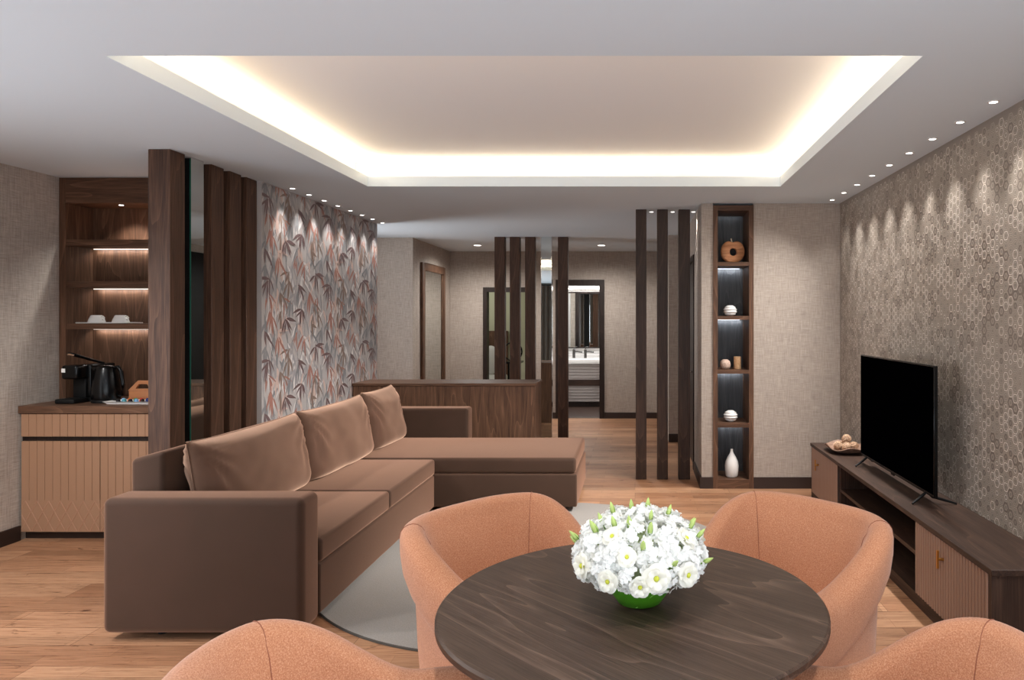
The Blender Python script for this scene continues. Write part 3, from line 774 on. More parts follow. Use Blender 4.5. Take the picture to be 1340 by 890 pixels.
for i, (cn, cc) in enumerate(capcols):
    r_, c_ = divmod(i, 5)
    x = tx0+.075+c_*.042; y = 4.885+r_*.052
    mb = MB(); mb.lathe([(1e-5, 0), (.017, 0), (.0175, .002), (.015, .004), (.0115, .022), (.006, .027), (1e-5, .028)], (x, y, WT+.0062), 18)
    o = obj('coffee_capsule', mb, mat('capsule_'+cn.replace(' ', '_'), cc, .3, .3), smooth=50)
    tag(o, '%s coffee capsule %s of the white tray' % (cn, pos[c_].replace('front', 'back') if r_ else pos[c_]), 'capsule', 'coffee capsules on the tray')
# tea box with a slotted handle
bxx0, bxx1, byy0, byy1 = px(171, 5.02), px(171, 5.02)+.20, 5.0, 5.14
t = thing('tea_box', 'tan leather box with a peaked carrying handle behind the capsule tray', 'box', ((bxx0+bxx1)/2, 5.07, WT))
obj('body', B(bxx0, bxx1, byy0, byy1, WT, WT+.075), M['tan'], t, bevel=.003)
xc = (bxx0+bxx1)/2
out = [(bxx0-.002, WT+.076), (bxx1+.002, WT+.076), (bxx1+.002, WT+.083), (xc+.035, WT+.15), (xc-.035, WT+.15), (bxx0-.002, WT+.083)]
inn = [(bxx0+.05, WT+.092), (bxx1-.05, WT+.092), (bxx1-.05, WT+.094), (xc+.03, WT+.125), (xc-.03, WT+.125), (bxx0+.05, WT+.094)]
mb = MB(); yh = (5.0, 5.02)
for i in range(6):
    j = (i+1) % 6
    for y in yh: mb.quad((out[i][0], y, out[i][1]), (out[j][0], y, out[j][1]), (inn[j][0], y, inn[j][1]), (inn[i][0], y, inn[i][1]))
    mb.quad((out[i][0], yh[0], out[i][1]), (out[i][0], yh[1], out[i][1]), (out[j][0], yh[1], out[j][1]), (out[j][0], yh[0], out[j][1]))
    mb.quad((inn[i][0], yh[0], inn[i][1]), (inn[j][0], yh[0], inn[j][1]), (inn[j][0], yh[1], inn[j][1]), (inn[i][0], yh[1], inn[i][1]))
obj('handle', mb, M['tan'], t)

# ------------------------------------------------------------------ sofa
def rbox(name, parent, a, m, r=.03, seg=4, label=None):
    return obj(name, B(*a), m, parent, bevel=r, seg=seg, label=label)
SX0, SXB, SXF = -2.48, -2.315, -1.54
t = thing('corner_sofa', 'brown velvet corner sofa with a chaise reaching to the right', 'sofa', (-2.0, 5.0, 0))
V = M['velvet']
rbox('armrest', t, (SX0, SXF-.002, 3.26, 3.445, .036, .667), V, .036, 6)
rbox('armrest', t, (SX0, -1.52, 6.39, 6.58, .055, .69), V, .028, 5)
mb = MB(); mb.prism([(SX0, .055), (SXB, .055), (SXB, .855), (SX0, .812)], 3.45, 6.385); obj('backrest', mb, V, t, bevel=.025, seg=4)
rbox('base', t, (SXB+.003, SXF-.005, 3.449, 5.415, .055, .30), V, .012, 3)
rbox('seat_cushion', t, (SXB+.003, SXF, 3.45, 4.418, .304, .424), V, .022, 4)
rbox('seat_cushion', t, (SXB+.003, SXF, 4.424, 5.418, .304, .424), V, .022, 4)
rbox('chaise_base', t, (SXB+.003, -.448, 5.42, 6.387, .05, .305), V, .015, 3)
rbox('chaise_cushion', t, (SXB+.003, -.455, 5.424, 6.387, .309, .43), V, .028, 5)
for x, y in ((SX0+.22, 3.37), (SXF-.14, 3.37), (SX0+.12, 6.48), (-.6, 5.55), (-.6, 6.25), (SXF-.1, 5.3)):
    mb = MB(); mb.cyl((x, y, 0), .022, .058 if y > 3.4 else .038, 16); obj('foot', mb, M['blackmat'], t, smooth=40)

def sm2(t): t = min(1, max(0, t)); return t*t*(3-2*t)
def cushion(name, c, w, h, th, lean, label, group, seed):
    """a soft back cushion: width along y, height along z, face towards +x; origin at its lower edge"""
    nu, nv = 44, 30; mb = MB(); sd = Vector((seed*3.1, seed*1.7, 0))
    def surf(side):
        rows = []
        for i in range(nu+1):
            u = -1+2*i/nu; row = []
            for j in range(nv+1):
                v = -1+2*j/nv
                e = max(0.0, (1-abs(u)**5))**.42*max(0.0, (1-abs(v)**4.5))**.42
                y = u*w/2*(1-.025*(1-v*v)); z = h/2+v*h/2*(1-.035*(1-abs(u)**2)*(v > 0)+.03*(abs(u)**4)*(v > 0))
                bulge = th*(.66+.34*(.5-v*.5))*(1+.12*(1-u*u)) if side > 0 else th*.6
                x = side*bulge*e
                near = sm2((abs(u)-.5)/.5)
                dy, dz = (1-abs(u))*w/2, (1-v)*h/2
                fan = math.atan2(dz, dy+.02)
                wr = .013*near*math.exp(-((dz-.15)/.2)**2)*math.sin(fan*16+seed*2+mnoise.noise(Vector((y*7, z*7, 0))+sd)*2.5)
                wr += .018*mnoise.noise(Vector((z*4.5, y*3.2, side))+sd)+.004*mnoise.noise(Vector((z*16, y*7, side))+sd)
                x += side*wr*min(1, e*1.3)
                row.append((c[0]+x-lean*(z/h), c[1]+y, c[2]+z))
            rows.append(row)
        return rows
    mb.grid(surf(1)); mb.grid(surf(-1))
    o = obj(name, mb, M['velvet_c'], smooth=80)
    tag(o, label, 'cushion', group)
    g_ = surf(1)
    pth = [g_[0][j] for j in range(nv+1)]+[g_[i][nv] for i in range(1, nu+1)]+[g_[nu][j] for j in range(nv-1, -1, -1)]
    m2 = MB(); m2.tube(pth, .003, 6); obj('piping', m2, M['velvet_c'], o, smooth=80)
    return o
gz = .426
gcu = 'velvet back cushions on the sofa'
cushion('back_cushion', (-2.175, 4.06, gz), 1.12, .455, .135, .06, 'large brown velvet back cushion nearest the near armrest', gcu, 1)
cushion('back_cushion', (-2.165, 5.15, gz), 1.05, .46, .13, .06, 'brown velvet back cushion in the middle of the sofa', gcu, 2)
cushion('back_cushion', (-2.14, 6.035, gz+.004), .71, .47, .12, .075, 'brown velvet back cushion in the far corner of the sofa', gcu, 3)

# low cabinet behind the sofa
t = thing('low_cabinet', 'dark walnut low cabinet behind the chaise, before the slim posts', 'cabinet', (-1.9, 7.1, 0))
obj('top', B(-2.775, -.975, 6.89, 7.36, .845, .872), M['wood_x'], t, bevel=.003, seg=1)
obj('front_panel', B(-2.77, -1.02, 6.90, 6.92, .06, .845), M['wood_z'], t)
obj('side_panel', B(-1.02, -.98, 6.90, 7.35, .0, .845), M['wood_z'], t)
obj('side_panel', B(-2.77, -2.74, 6.92, 7.35, .0, .845), M['wood_z'], t)
obj('back_panel', B(-2.74, -1.02, 7.32, 7.35, .0, .845), M['wood_z'], t)
obj('plinth', B(-2.74, -1.02, 6.95, 7.32, 0, .06), M['skirt'], t)

# ------------------------------------------------------------------ rug
RC, RR = (-.62, 4.42), 1.30
t = thing('rug', 'round grey rug lying under the sofa front and the dining chairs', 'rug', (RC[0], RC[1], 0))
mb = MB(); mb.cyl((RC[0], RC[1], .001), RR-.004, .011, 96); obj('pile', mb, M['rug'], t)
mb = MB(); mb.lathe([(RR-.004, .0005), (RR, .0005), (RR, .008), (RR-.004, .011), (RR-.004, .0005)], (RC[0], RC[1], 0), 96); obj('binding', mb, M['rugedge'], t, label='dark stitched edge')

# ------------------------------------------------------------------ dining table
TC = (-.006, 1.88); TR = .51; TZ = .75
t = thing('dining_table', 'round dark wood dining table with the flower bowl on it', 'table', (TC[0], TC[1], 0))
mb = MB(); mb.lathe([(1e-5, TZ), (TR-.006, TZ), (TR, TZ-.005), (TR, TZ-.018), (TR-.004, TZ-.022), (TR-.012, TZ-.03), (TR-.03, TZ-.045), (1e-5, TZ-.045)], (TC[0], TC[1], 0), 128); obj('tabletop', mb, M['table'], t, smooth=30)
mb = MB(); mb.lathe([(1e-5, TZ-.046), (.06, TZ-.046), (.06, .03), (1e-5, .03)], (TC[0], TC[1], 0), 32); obj('pedestal', mb, M['dark_z'], t, smooth=40)
mb = MB(); mb.lathe([(1e-5, .03), (.18, .028), (.2, .018), (.2, 0), (1e-5, 0)], (TC[0], TC[1], 0), 64); obj('foot_plate', mb, M['black_wood'], t, smooth=40)

# ------------------------------------------------------------------ tub chairs
def sm(t): t = min(1, max(0, t)); return t*t*(3-2*t)
def make_chair():
    t = thing('tub_chair', '', 'chair')
    a, b, n = .285, .265, 3.0
    raw = []
    yf = .24
    K = 60
    for i in range(13): raw.append(Vector((a-.012*(1-i/12), yf*(1-i/12))))
    for i in range(1, K):
        th = PI*i/K; c_, s_2 = math.cos(th), math.sin(th)
        raw.append(Vector((a*math.copysign(abs(c_)**(2/n), c_), -b*abs(s_2)**(2/n))))
    for i in range(13): raw.append(Vector((-a+.012*(i/12), yf*i/12)))
    # resample evenly
    cum = [0]
    for p, q_ in zip(raw, raw[1:]): cum.append(cum[-1]+(q_-p).length)
    tot = cum[-1]; NN = 120; path = []
    j = 0
    for i in range(NN+1):
        d = tot*i/NN
        while j < len(cum)-2 and cum[j+1] < d: j += 1
        f = (d-cum[j])/max(1e-9, cum[j+1]-cum[j]); path.append(raw[j].lerp(raw[j+1], f))
    nor = []
    for i in range(NN+1):
        tg = (path[min(i+1, NN)]-path[max(0, i-1)]).normalized(); nor.append(Vector((-tg.y, tg.x)) if False else Vector((tg.y, -tg.x)))
    # make sure normals point outwards
    for i in range(NN+1):
        if nor[i].dot(path[i]-Vector((0, .05))) < 0: nor[i] = -nor[i]
    def prof(s):
        """cross section at arc distance s from the middle of the back: (offset outwards, z)"""
        k_ = sm((abs(s)-.24)/.36)
        h = .785-.165*k_                        # top line falls from the back to the arms
        th = .043+.010*k_
        rec = .045*(1-k_)+.012                  # the back leans outwards at the top
        pts = [(-th*1.0-.03*(1-k_), .36), (-th*1.05-.012*(1-k_), .46), (-th+rec*.4-.004, h-.16), (-th+rec*.75, h-.07)]
        for q_ in range(9):
            an = PI-PI*q_/8
            pts.append((rec+math.cos(an)*th, h-th+math.sin(an)*th))
        pts += [(th+rec-.001, h-.09), (th+rec*.9-.004, h-.15), (th+rec*.7-.012, h-.205), (th+rec*.6-.018, h-.225), (th+rec*.55-.026, h-.24), (th+rec*.4-.026, .36), (th-.016, .2), (th-.024, .012), (th-.06, .012)]
        return pts
    rows = []
    for i in range(NN+1):
        s = tot*(i/NN-.5); pr = prof(s)
        rows.append([(path[i].x+nor[i].x*o_, path[i].y+nor[i].y*o_, z) for o_, z in pr])
    mb = MB()
    def cap(row, dirn):
        out_ = []
        cen = Vector(row[0])*.5+Vector(row[-4])*.5
        for k_ in (1, 2, 3, 4):
            an = PI/2*k_/4; f = math.cos(an); adv = math.sin(an)*.04
            rr = []
            for p in row:
                p = Vector(p); mid = Vector(((row[0][0]+row[len(row)//2][0])/2, p.y, p.z))
                q2 = Vector((cx_+(p.x-cx_)*(f*.92+.08*1) if False else cx_+(p.x-cx_)*max(.02, f), p.y+adv, p.z-(1-f)*.02*(p.z > .5)))
                rr.append(tuple(q2))
            out_.append(rr)
        return out_
    cx_ = sum(p[0] for p in rows[0])/len(rows[0]); c0 = cap(rows[0], 1)
    cx_ = sum(p[0] for p in rows[-1])/len(rows[-1]); c1 = cap(rows[-1], 1)
    allr = list(reversed(c0))+rows+c1
    mb.grid(allr)
    obj('shell', mb, M['coral'], t, smooth=75)
    # seams over the two back corners
    for sg in (-1, 1):
        i = int(round(NN*(.5+sg*.255/tot))); s = tot*(i/NN-.5)
        pth = [(path[i].x+nor[i].x*(o_+(.0008 if o_ > 0 else -.0008)), path[i].y+nor[i].y*(o_+(.0008 if o_ > 0 else -.0008)), z+(.001 if k_ > 4 and k_ < 12 else 0)) for k_, (o_, z) in enumerate(prof(s))][:18]
        mb = MB(); mb.tube(pth, .0012, 6); obj('seam', mb, M['seam'], t, smooth=60, label='darker stitched seam')
    # seat cushion following the inside of the shell
    inner = []
    for i in range(0, NN+1, 2):
        inner.append((path[i].x-nor[i].x*.052, path[i].y-nor[i].y*.052))
    inner = inner+[(-.215, .29), (.215, .29)]
    k_ = len(inner)
    cxs, cys = 0, .0
    rows2 = []
    for sc_, z in ((.98, .30), (1.0, .31), (1.0, .415), (.985, .435), (.95, .446), (.6, .455), (.01, .458)):
        rows2.append([(x*sc_, y*sc_, z) for x, y in inner])
    mb = MB(); mb.grid(rows2, closed_v=True); obj('seat_cushion', mb, M['coral'], t, smooth=50)
    mb = MB(); rows3 = [[(x*.93, y*.93, z) for x, y in inner] for z in (.012, .30)]; mb.grid(rows3, closed_v=True); obj('seat_base', mb, M['coral'], t, smooth=50)
    mb = MB()
    for x in (-.2, .2):
        for y in (-.17, .2):
            mb2 = MB(); mb2.cyl((x, y, 0), .018, .013, 14); obj('foot', mb2, M['blackmat'], t)
    return t
ch = make_chair()
gch = 'coral tub chairs around the dining table'
def ang(x, y, tx=TC[0], ty=TC[1]): return math.atan2(ty-y, tx-x)-PI/2
chairs = [(-.42, 2.54, math.radians(-128), 'coral tub chair between the sofa and the far left of the table'),
          (.51, 2.56, math.radians(131.5), 'coral tub chair between the table and the television console'),
          (-.60, 1.445, math.radians(14-90), 'coral tub chair in the foreground, left of the table, before the sofa arm'),
          (.55, 1.455, math.radians(90-14), 'coral tub chair in the foreground at the right edge of the photo')]
for i, (x, y, rz, lb) in enumerate(chairs):
    rz = ang(x, y) if rz is None else rz
    if i == 0: ch.location = (x, y, 0); ch.rotation_euler = (0, 0, rz); ch['label'] = lb; ch['group'] = gch
    else: dup(ch, (x, y, 0), rz, lb)

# ------------------------------------------------------------------ flower bowl
FX, FY = .012, 1.865
t = thing('flower_bowl', 'dome of white flowers in a green leaf wrapped bowl on the table', 'flowers', (FX, FY, TZ))
M['leafbowl'] = mat('green_leaf', (66, 124, 24), .35)
def petal(name, col):
    m, nt, b = newmat(name); b.inputs['Base Color'].default_value = L(col); b.inputs['Roughness'].default_value = .6
    tr = N(nt, 'ShaderNodeBsdfTranslucent'); tr.inputs['Color'].default_value = L(col)
    mx = N(nt, 'ShaderNodeMixShader'); mx.inputs[0].default_value = .38
    nt.links.new(b.outputs[0], mx.inputs[1]); nt.links.new(tr.outputs[0], mx.inputs[2]); nt.links.new(mx.outputs[0], nt.nodes['Material Output'].inputs['Surface'])
    return m
M['petal'] = petal('white_petal', (251, 251, 249))
M['petal2'] = petal('ivory_petal', (250, 248, 238))
M['budgreen'] = mat('bud_green', (176, 196, 112), .6); M['calyx'] = mat('calyx_green', (104, 146, 58), .6)
M['eye'] = mat('flower_eye', (196, 200, 60), .6)
mb = MB(); mb.lathe([(1e-5, .001), (.045, .001), (.058, .006), (.076, .032), (.090, .065), (.098, .092), (.094, .092), (.07, .045), (1e-5, .03)], (FX, FY, TZ), 48)
bw = obj('bowl', mb, M['leafbowl'], t, smooth=50)
mb = MB(); mb.tube([(FX-.01+i*.012, FY-.055-.0052*i*1.0-.004, TZ+.008+i*.011) for i in range(6)], .0012, 6); obj('leaf_vein', mb, mat('leaf_vein', (120, 180, 70), .4), bw)
mb = MB(); mb.ball((FX, FY, TZ+.125), 1, 24, 14, (.13, .13, .075)); obj('foliage_core', mb, mat('moss_green', (150, 165, 120), .9), t, smooth=60)
rf = random.Random(11)
def frame(d):
    d = Vector(d).normalized(); u = d.orthogonal().normalized(); return d, u, d.cross(u)
def floret(mb, c, d, r, spin):
    d, u, v = frame(d); c = Vector(c)
    for k_ in range(4):
        a = spin+k_*PI/2
        e = u*math.cos(a)+v*math.sin(a); s = u*-math.sin(a)+v*math.cos(a)
        lift = rf.uniform(.15, .45)
        p0 = c; p1 = c+e*r*.55+s*r*.52+d*r*.12; p2 = c+e*r*1.05+s*r*.35+d*r*lift; p3 = c+e*r*1.1-s*r*.35+d*r*lift*.9; p4 = c+e*r*.55-s*r*.52+d*r*.12
        mid = c+e*r*.6+d*r*.05
        for q_ in ((p0, p1, mid), (p1, p2, mid), (p2, p3, mid), (p3, p4, mid), (p4, p0, mid)): mb.quad(*q_)
DC = Vector((FX, FY, TZ+.118)); DA = (.172, .172, .115)
def dome(th, ph, k_=1.0):
    """th from the top, ph around"""
    n_ = Vector((math.sin(th)*math.cos(ph), math.sin(th)*math.sin(ph), math.cos(th)))
    return DC+Vector((n_.x*DA[0]*k_, n_.y*DA[1]*k_, n_.z*DA[2]*k_)), n_
heads = []
for th, cnt, off in ((.05, 1, 0), (.62, 6, .3), (1.1, 9, .1), (1.52, 12, .4)):
    for i in range(cnt): heads.append((th, off+2*PI*i/cnt))
for i, (th, ph) in enumerate(heads):
    c, n_ = dome(th, ph, .78); mb = MB()
    for k_ in range(64):
        d = Vector((rf.gauss(0, 1), rf.gauss(0, 1), rf.gauss(0, 1))).normalized()
        if d.dot(n_) < -.15: d = -d
        rr = .044*rf.uniform(.86, 1.08)
        floret(mb, c+d*rr, (d+Vector((rf.uniform(-.3, .3), rf.uniform(-.3, .3), rf.uniform(-.3, .3)))), rf.uniform(.0095, .0135), rf.uniform(0, 6))
    obj('hydrangea_head', mb, M['petal'], t)
def lisianthus(th, ph, r, k_=1.06):
    c, n_ = dome(th, ph, k_); d, u, v = frame(n_)
    mb = MB()
    for lay, (rr, lift, ofs) in enumerate(((1.0, .35, 0), (.72, .55, .6))):
        for p in range(5):
            a0 = ofs+2*PI*p/5; rows = []
            for i in range(6):
                s = i/5; row = []
                for j in range(7):
                    w = (j/6-.5)*1.55
                    a = a0+w
                    rad = r*rr*(.12+.88*s)*(1-.12*(abs(w)/.78)**2*s)
                    hgt = r*(lift*math.sqrt(s)+.10*s*s*math.sin(w*4+p)+.05*lay-.12*s**4)
                    row.append(c+(u*math.cos(a)+v*math.sin(a))*rad+d*(hgt-.3*r))
                rows.append(row)
            mb.grid(rows)
    f_ = obj('lisianthus', mb, M['petal2'], t, smooth=60)
    mb = MB(); mb.ball(tuple(c-d*r*.06), r*.20, 10, 8, (1, 1, 1)); obj('flower_eye', mb, M['eye'], f_, smooth=60)
for th, ph, r in ((1.5, -PI/2+.22, .036), (1.55, -PI/2+.72, .032), (1.45, -PI/2-.95, .034), (1.6, -PI/2-.45, .03), (.9, -PI/2+1.0, .032), (.75, -PI/2-.6, .028), (1.1, -PI/2-.2, .026), (1.2, .3, .03), (1.1, 2.6, .03), (.6, 1.2, .03), (1.5, 1.6, .034), (1.66, -PI/2+.0, .028)):
    lisianthus(th, ph, r)
def bud(th, ph, ln, k_=1.0, lean=(0, 0, .5)):
    c, n_ = dome(th, ph, k_); d = (n_+Vector(lean)).normalized(); d, u, v = frame(d)
    pr = [(.0, .0), (.16, .1), (.2, .3), (.17, .55), (.09, .82), (.0, 1.0)]
    rows = [[c+d*z*ln+(u*math.cos(a)+v*math.sin(a))*max(1e-5, r)*ln for r, z in pr] for a in [2*PI*i/10 for i in range(10)]]
    mb = MB(); mb.grid(rows, closed_u=True); b_ = obj('flower_bud', mb, M['budgreen'], t, smooth=60)
    mb = MB(); mb.tube([c-d*.03, c-d*.005], .002, 6)
    for i in range(4):
        a = i*PI/2; e = u*math.cos(a)+v*math.sin(a); s = u*-math.sin(a)+v*math.cos(a)
        mb.quad(c+e*.18*ln-s*.05*ln+d*.02*ln, c+e*.18*ln+s*.05*ln+d*.02*ln, c+e*.25*ln+d*.62*ln)
    obj('calyx', mb, M['calyx'], b_)
for th, ph, ln in ((.2, 2.2, .034), (.35, 1.2, .036), (.45, 2.7, .036), (.6, -2.9, .034), (.45, .2, .034), (.5, -PI/2-.3, .038), (.62, -PI/2+.25, .036), (.78, -PI/2-1.1, .042), (.95, -PI/2+.05, .036), (.85, .0, .034), (1.2, 3.05, .036), (1.35, 2.9, .03), (1.05, -.1, .032), (1.5, -.35, .03), (1.3, -PI/2+.5, .03), (.55, -PI/2-.75, .036), (.95, .35, .03), (.3, -1.0, .03)):
    bud(th, ph, ln, 1.02)

# ------------------------------------------------------------------ television console
CXF, CXB, CY0, CY1, CZ = 1.468, 1.815, 2.90, 5.87, .47
t = thing('tv_console', 'long dark wood television console with two ribbed doors along the hexagon wall', 'console', (1.64, 4.4, 0))
obj('top', B(CXF-.004, CXB, CY0-.012, CY1+.004, CZ-.027, CZ), M['dark_y'], t, bevel=.002, seg=1)
obj('bottom', B(CXF+.004, CXB, CY0+.02, CY1-.02, .045, .068), M['dark_y'], t)
obj('plinth', B(CXF+.008, CXB, CY0+.02, CY1-.02, 0, .045), M['dark_y'], t)
obj('side_panel', B(CXF+.004, CXB, CY0+.004, CY0+.026, 0, CZ-.027), M['dark_z'], t)
obj('side_panel', B(CXF+.004, CXB, CY1-.022, CY1, 0, CZ-.027), M['dark_z'], t)
for y in (3.70, 5.10): obj('divider', B(CXF+.02, CXB-.02, y-.011, y+.011, .068, CZ-.027), M['dark_z'], t)
obj('shelf', B(CXF+.02, CXB-.02, 3.711, 5.089, .25, .272), M['dark_y'], t)
obj('back_panel', B(CXB-.02, CXB, CY0+.026, CY1-.022, .068, CZ-.027), M['black_wood'], t)
def ribbed_door(y0, y1, hy, hz, n):
    mb = MB(); mb.mi = 1; mb.box(CXF+.006, CXF+.02, y0, y1, .07, CZ-.03); mb.mi = 0
    p = (y1-y0)/n
    for i in range(n):
        a = y0+i*p
        mb.prism([(a+p*.20, 0), (a+p*.80, 0), (a+p*.70, .0065), (a+p*.30, .0065)], .07, CZ-.03)
        k_ = len(mb.v)-8
        for q_ in range(k_, k_+8):
            x_, y_, z_ = mb.v[q_]; mb.v[q_] = (CXF+.006-z_, x_, y_)
    d = obj('door', mb, [M['ribbed'], M['ribgap']], t)
    mb = MB(); mb.tube([(CXF+.005, hy, hz), (CXF-.026, hy, hz)], .0065, 12); mb.box(CXF-.033, CXF-.024, hy-.0055, hy+.0055, hz-.043, hz+.043)
    obj('handle', mb, M['gold'], d, smooth=40, label='brass t shaped handle')
ribbed_door(CY0+.028, 3.689, 3.345, .358, 27); ribbed_door(5.111, CY1-.024, 5.62, .335, 26)

# television
TX, TY0, TY1, T0, T1 = 1.62, 3.81, 5.05, .528, 1.247
t = thing('television', 'black flat screen television standing on the long console', 'television', (TX, 4.43, CZ))
obj('bezel', B(TX, TX+.022, TY0, TY1, T0, T1), M['black'], t, bevel=.003, seg=1)
obj('screen', B(TX-.001, TX+.004, TY0+.008, TY1-.008, T0+.018, T1-.008), M['screen'], t)
obj('rear_housing', B(TX+.02, TX+.06, TY0+.12, TY1-.12, T0+.02, T0+.42), M['blackmat'], t, bevel=.015)
obj('sensor', B(TX-.002, TX+.006, 4.40, 4.45, T0-.008, T0+.002), M['black'], t)
for y in (3.93, 4.93):
    mb = MB(); mb.tube([(TX-.082, y-.03, CZ+.007), (TX-.02, y, CZ+.04), (TX+.01, y, T0+.01), (TX+.04, y, CZ+.04), (TX+.165, y-.03, CZ+.007)], [.006, .0085, .011, .0085, .006], 10); obj('foot', mb, M['blackmat'], t, smooth=50)

# platter and woven balls
BX, BY = 1.635, 5.47
mb = MB(); rows = []
for k_ in range(48):
    a = 2*PI*k_/48; q_ = (abs(math.cos(a))**3+abs(math.sin(a))**3)**(-1/3)
    wv = .012*math.cos(4*a)
    rows.append([(BX+math.cos(a)*q_*r*.9, BY+math.sin(a)*q_*r*1.15, CZ+.001+z+(wv if r > .15 else 0)) for r, z in ((1e-5, 0), (.07, 0), (.12, .014), (.16, .045), (.158, .05), (.118, .022), (.07, .008), (1e-5, .007))])
mb.grid(rows, closed_u=True)
o = obj('platter', mb, fabric('carved_wood', [(.3, (118, 92, 78)), (.7, (160, 130, 112))], 40, .5, 0, .1), smooth=60); tag(o, 'brown square dish with raised rim holding woven balls on the console', 'dish')
M['rattan'] = None
def rattan():
    m, nt, b = newmat('rattan')
    f = noise(nt, mapping(nt, (1, 1, 1)), 70, 2, .6, 2.5)
    nt.links.new(ramp(nt, f, [(.35, (96, 66, 44)), (.5, (196, 160, 130)), (.8, (220, 190, 164))]), b.inputs['Base Color']); b.inputs['Roughness'].default_value = .7
    bump(nt, b, f, .8, .006)
    return m
M['rattan'] = rattan()
for (x, y, z, r), lb in zip((( -.045, .03, .042, .034), (.0, -.035, .043, .036), (.062, -.01, .043, .036), (.01, .045, .044, .036), (.012, .008, .098, .034)),
    ('leftmost woven rattan ball in the dish', 'woven rattan ball at the front of the dish', 'woven rattan ball at the right of the dish near the television', 'woven rattan ball at the back of the dish under the others', 'woven rattan ball on top of the others in the dish')):
    mb = MB(); mb.ball((BX+x, BY+y, CZ+z), r, 24, 16)
    o = obj('woven_ball', mb, M['rattan'], smooth=60)
    # wound strands
    m2 = MB(); rb = random.Random(int(x*1000)+9)
    for k_ in range(7):
        d, u, v = frame((rb.gauss(0, 1), rb.gauss(0, 1), rb.gauss(0, 1)))
        m2.tube([Vector((BX+x, BY+y, CZ+z))+(u*math.cos(a)+v*math.sin(a))*(r+.001) for a in [2*PI*i/20 for i in range(21)]], .003, 5)
    obj('strands', m2, M['rattan'], o, smooth=60)
    tag(o, lb, 'ball', 'woven balls in the dish')

# ------------------------------------------------------------------ tall shelf niche
t = thing('niche_shelf', 'tall narrow dark shelf recessed in the beige wall with five lit bays', 'shelf', ((NX0+NX1)/2, YN+.18, 0))
NI0, NI1, ND = NX0+.041, NX1-.041, YN+.355
yf = YN-.012
obj('side_panel', B(NX0, NI0, yf, ND, 0, HC-.02), M['wood_z'], t)
obj('side_panel', B(NI1, NX1, yf, ND, 0, HC-.02), M['wood_z'], t)
obj('top_panel', B(NI0, NI1, yf, ND, HC-.065, HC-.02), M['wood_x'], t)
obj('bottom_panel', B(NI0, NI1, yf, ND, 0, .08), M['wood_x'], t)
M['slate'] = wood('slate_veneer', (62, 64, 68), (88, 90, 94), (112, 114, 118), axis='z')
obj('back_panel', B(NI0, NI1, ND-.01, ND+.004, .08, HC-.065), M['slate'], t)
for z1, z0 in ((2.009, 1.975), (1.53, 1.497), (1.052, 1.018), (.58, .541)):
    sh = obj('shelf', B(NI0, NI1, yf+.004, ND-.01, z0, z1), M['wood_x'], t)
    obj('led_strip', B(NI0+.004, NI1-.03, ND-.016, ND-.011, z0-.004, z0), M['led_dim'], sh, label='white led strip')
    area('niche_led', ((NI0+NI1)/2, ND-.04, z0-.008), (0, .5, -1), .24, .01, .26, (.92, .96, 1))
area('niche_led', ((NI0+NI1)/2, ND-.04, HC-.07), (0, .4, -1), .24, .01, .03, (.92, .96, 1))

# apple shaped ring
yy = YN+.10
xc, zc2 = px(958.5, yy), 2.009+.098
mb = MB(); outp, inp = [], []
for k_ in range(48):
    a = 2*PI*k_/48+PI/2
    dtop = abs(((a-PI/2+PI) % (2*PI))-PI)
    r = .104*(1-.16*math.exp(-(dtop/.28)**2))*(1+.05*math.exp(-((dtop-.75)/.4)**2))
    lo = .93 if math.sin(a) < -.3 else 1
    outp.append((xc+r*math.cos(a)*1.02, max(2.0095, zc2+r*math.sin(a)*.98)))
    inp.append((xc+.004+.033*math.cos(a), zc2-.002+.034*math.sin(a)))
rows = []
for (ox, oz), (ix, iz) in zip(outp, inp):
    ex, ez = (ox-ix), (oz-iz); ln = math.hypot(ex, ez); ex /= ln; ez /= ln
    rows.append([(ix, yy-.026, iz), (ix+ex*.004, yy-.03, iz+ez*.004), (ox-ex*.012, yy-.03, oz-ez*.012), (ox, yy-.02, oz), (ox, yy+.02, oz), (ox-ex*.012, yy+.03, oz-ez*.012), (ix+ex*.004, yy+.03, iz+ez*.004), (ix, yy+.026, iz)])
mb.grid(rows, closed_u=True, closed_v=True)
t = thing('apple_sculpture', 'carved wooden apple with a round hole on the top shelf of the niche', 'sculpture', (xc, yy, 2.009))
obj('body', mb, wood('applewood', (140, 88, 54), (186, 128, 88), (206, 154, 114), axis='x', rough=.4), t, smooth=40)
mb = MB(); mb.tube([(xc-.005, yy, zc2+.08), (xc-.008, yy, zc2+.10), (xc-.014, yy, zc2+.122)], [.007, .006, .008], 10); obj('stem', mb, mat('pale_stem', (196, 180, 160), .6), t, smooth=50)
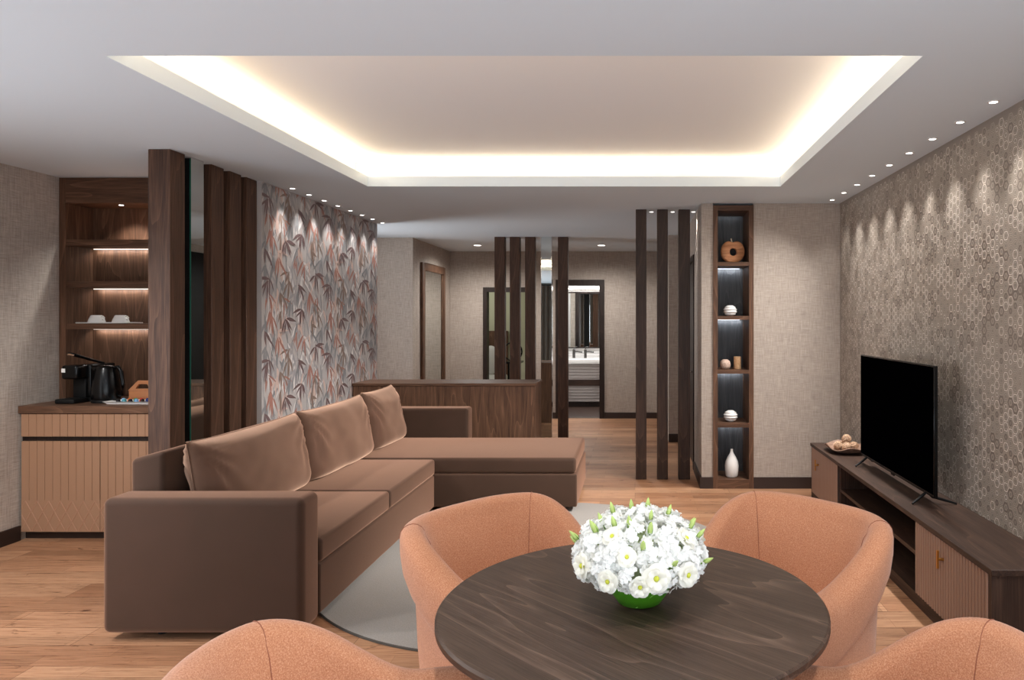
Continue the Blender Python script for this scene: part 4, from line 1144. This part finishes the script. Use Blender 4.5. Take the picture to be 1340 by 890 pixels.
def ribbed_vase(x, y, z, R_, label):
    prof = []
    n_ = 40
    for i in range(n_+1):
        a = -1.18+2.36*i/n_
        prof.append((R_*math.cos(a)*(1+.06*math.cos(i*2*PI/8)), R_*.86*math.sin(a)))
    zb_ = prof[0][1]; prof = [(1e-5, zb_)]+prof+[(R_*.30, prof[-1][1]-.006), (1e-5, prof[-1][1]-.02)]
    mb = MB(); mb.lathe([(r, h-zb_+z) for r, h in prof], (x, y, 0), 36)
    o = obj('ribbed_vase', mb, M['white'], smooth=60); tag(o, label, 'vase', 'ribbed white vases in the niche'); return o
ribbed_vase(px(955.5, yy), yy, 1.5305, .060, 'round ribbed white vase on the second shelf, below the wooden apple')
ribbed_vase(px(956, yy), yy, .5805, .062, 'round ribbed white vase on the fourth shelf, above the bottle vase')
mb = MB(); mb.lathe([(1e-5, 0), (.03, 0), (.045, .018), (.049, .042), (.042, .07), (.022, .086), (1e-5, .088)], (px(949, yy), yy, 1.0525), 32)
M['pinkstone'] = fabric('pinkish_stone', [(.3, (170, 140, 124)), (.7, (214, 190, 174))], 60, .7, 0, .1)
o = obj('stone_orb', mb, M['pinkstone'], smooth=60); tag(o, 'small round pinkish candle holder on the third niche shelf', 'ornament')
t = thing('pillar_candle', 'tan cylinder candle beside the round pinkish holder in the niche', 'candle', (px(965, yy), yy, 1.052))
mb = MB(); mb.cyl((px(965, yy), yy, 1.0525), .033, .112, 28); obj('wax', mb, fabric('tan_crackle', [(.3, (176, 132, 92)), (.7, (214, 178, 140))], 50, .6, 0, .1), t, bevel=.003)
mb = MB(); mb.cyl((px(965, yy), yy, 1.1645), .0015, .008, 8); obj('wick', mb, M['blackmat'], t)
mb = MB(); mb.lathe([(1e-5, 0), (.045, 0), (.055, .012), (.060, .06), (.062, .10), (.056, .14), (.038, .18), (.017, .213), (.011, .235), (.012, .25), (.008, .25), (.007, .22), (1e-5, .2)], (px(957.5, yy), yy, .0805), 36)
o = obj('bottle_vase', mb, M['white'], smooth=60); tag(o, 'tall white bottle vase with narrow neck at the bottom of the niche', 'vase')
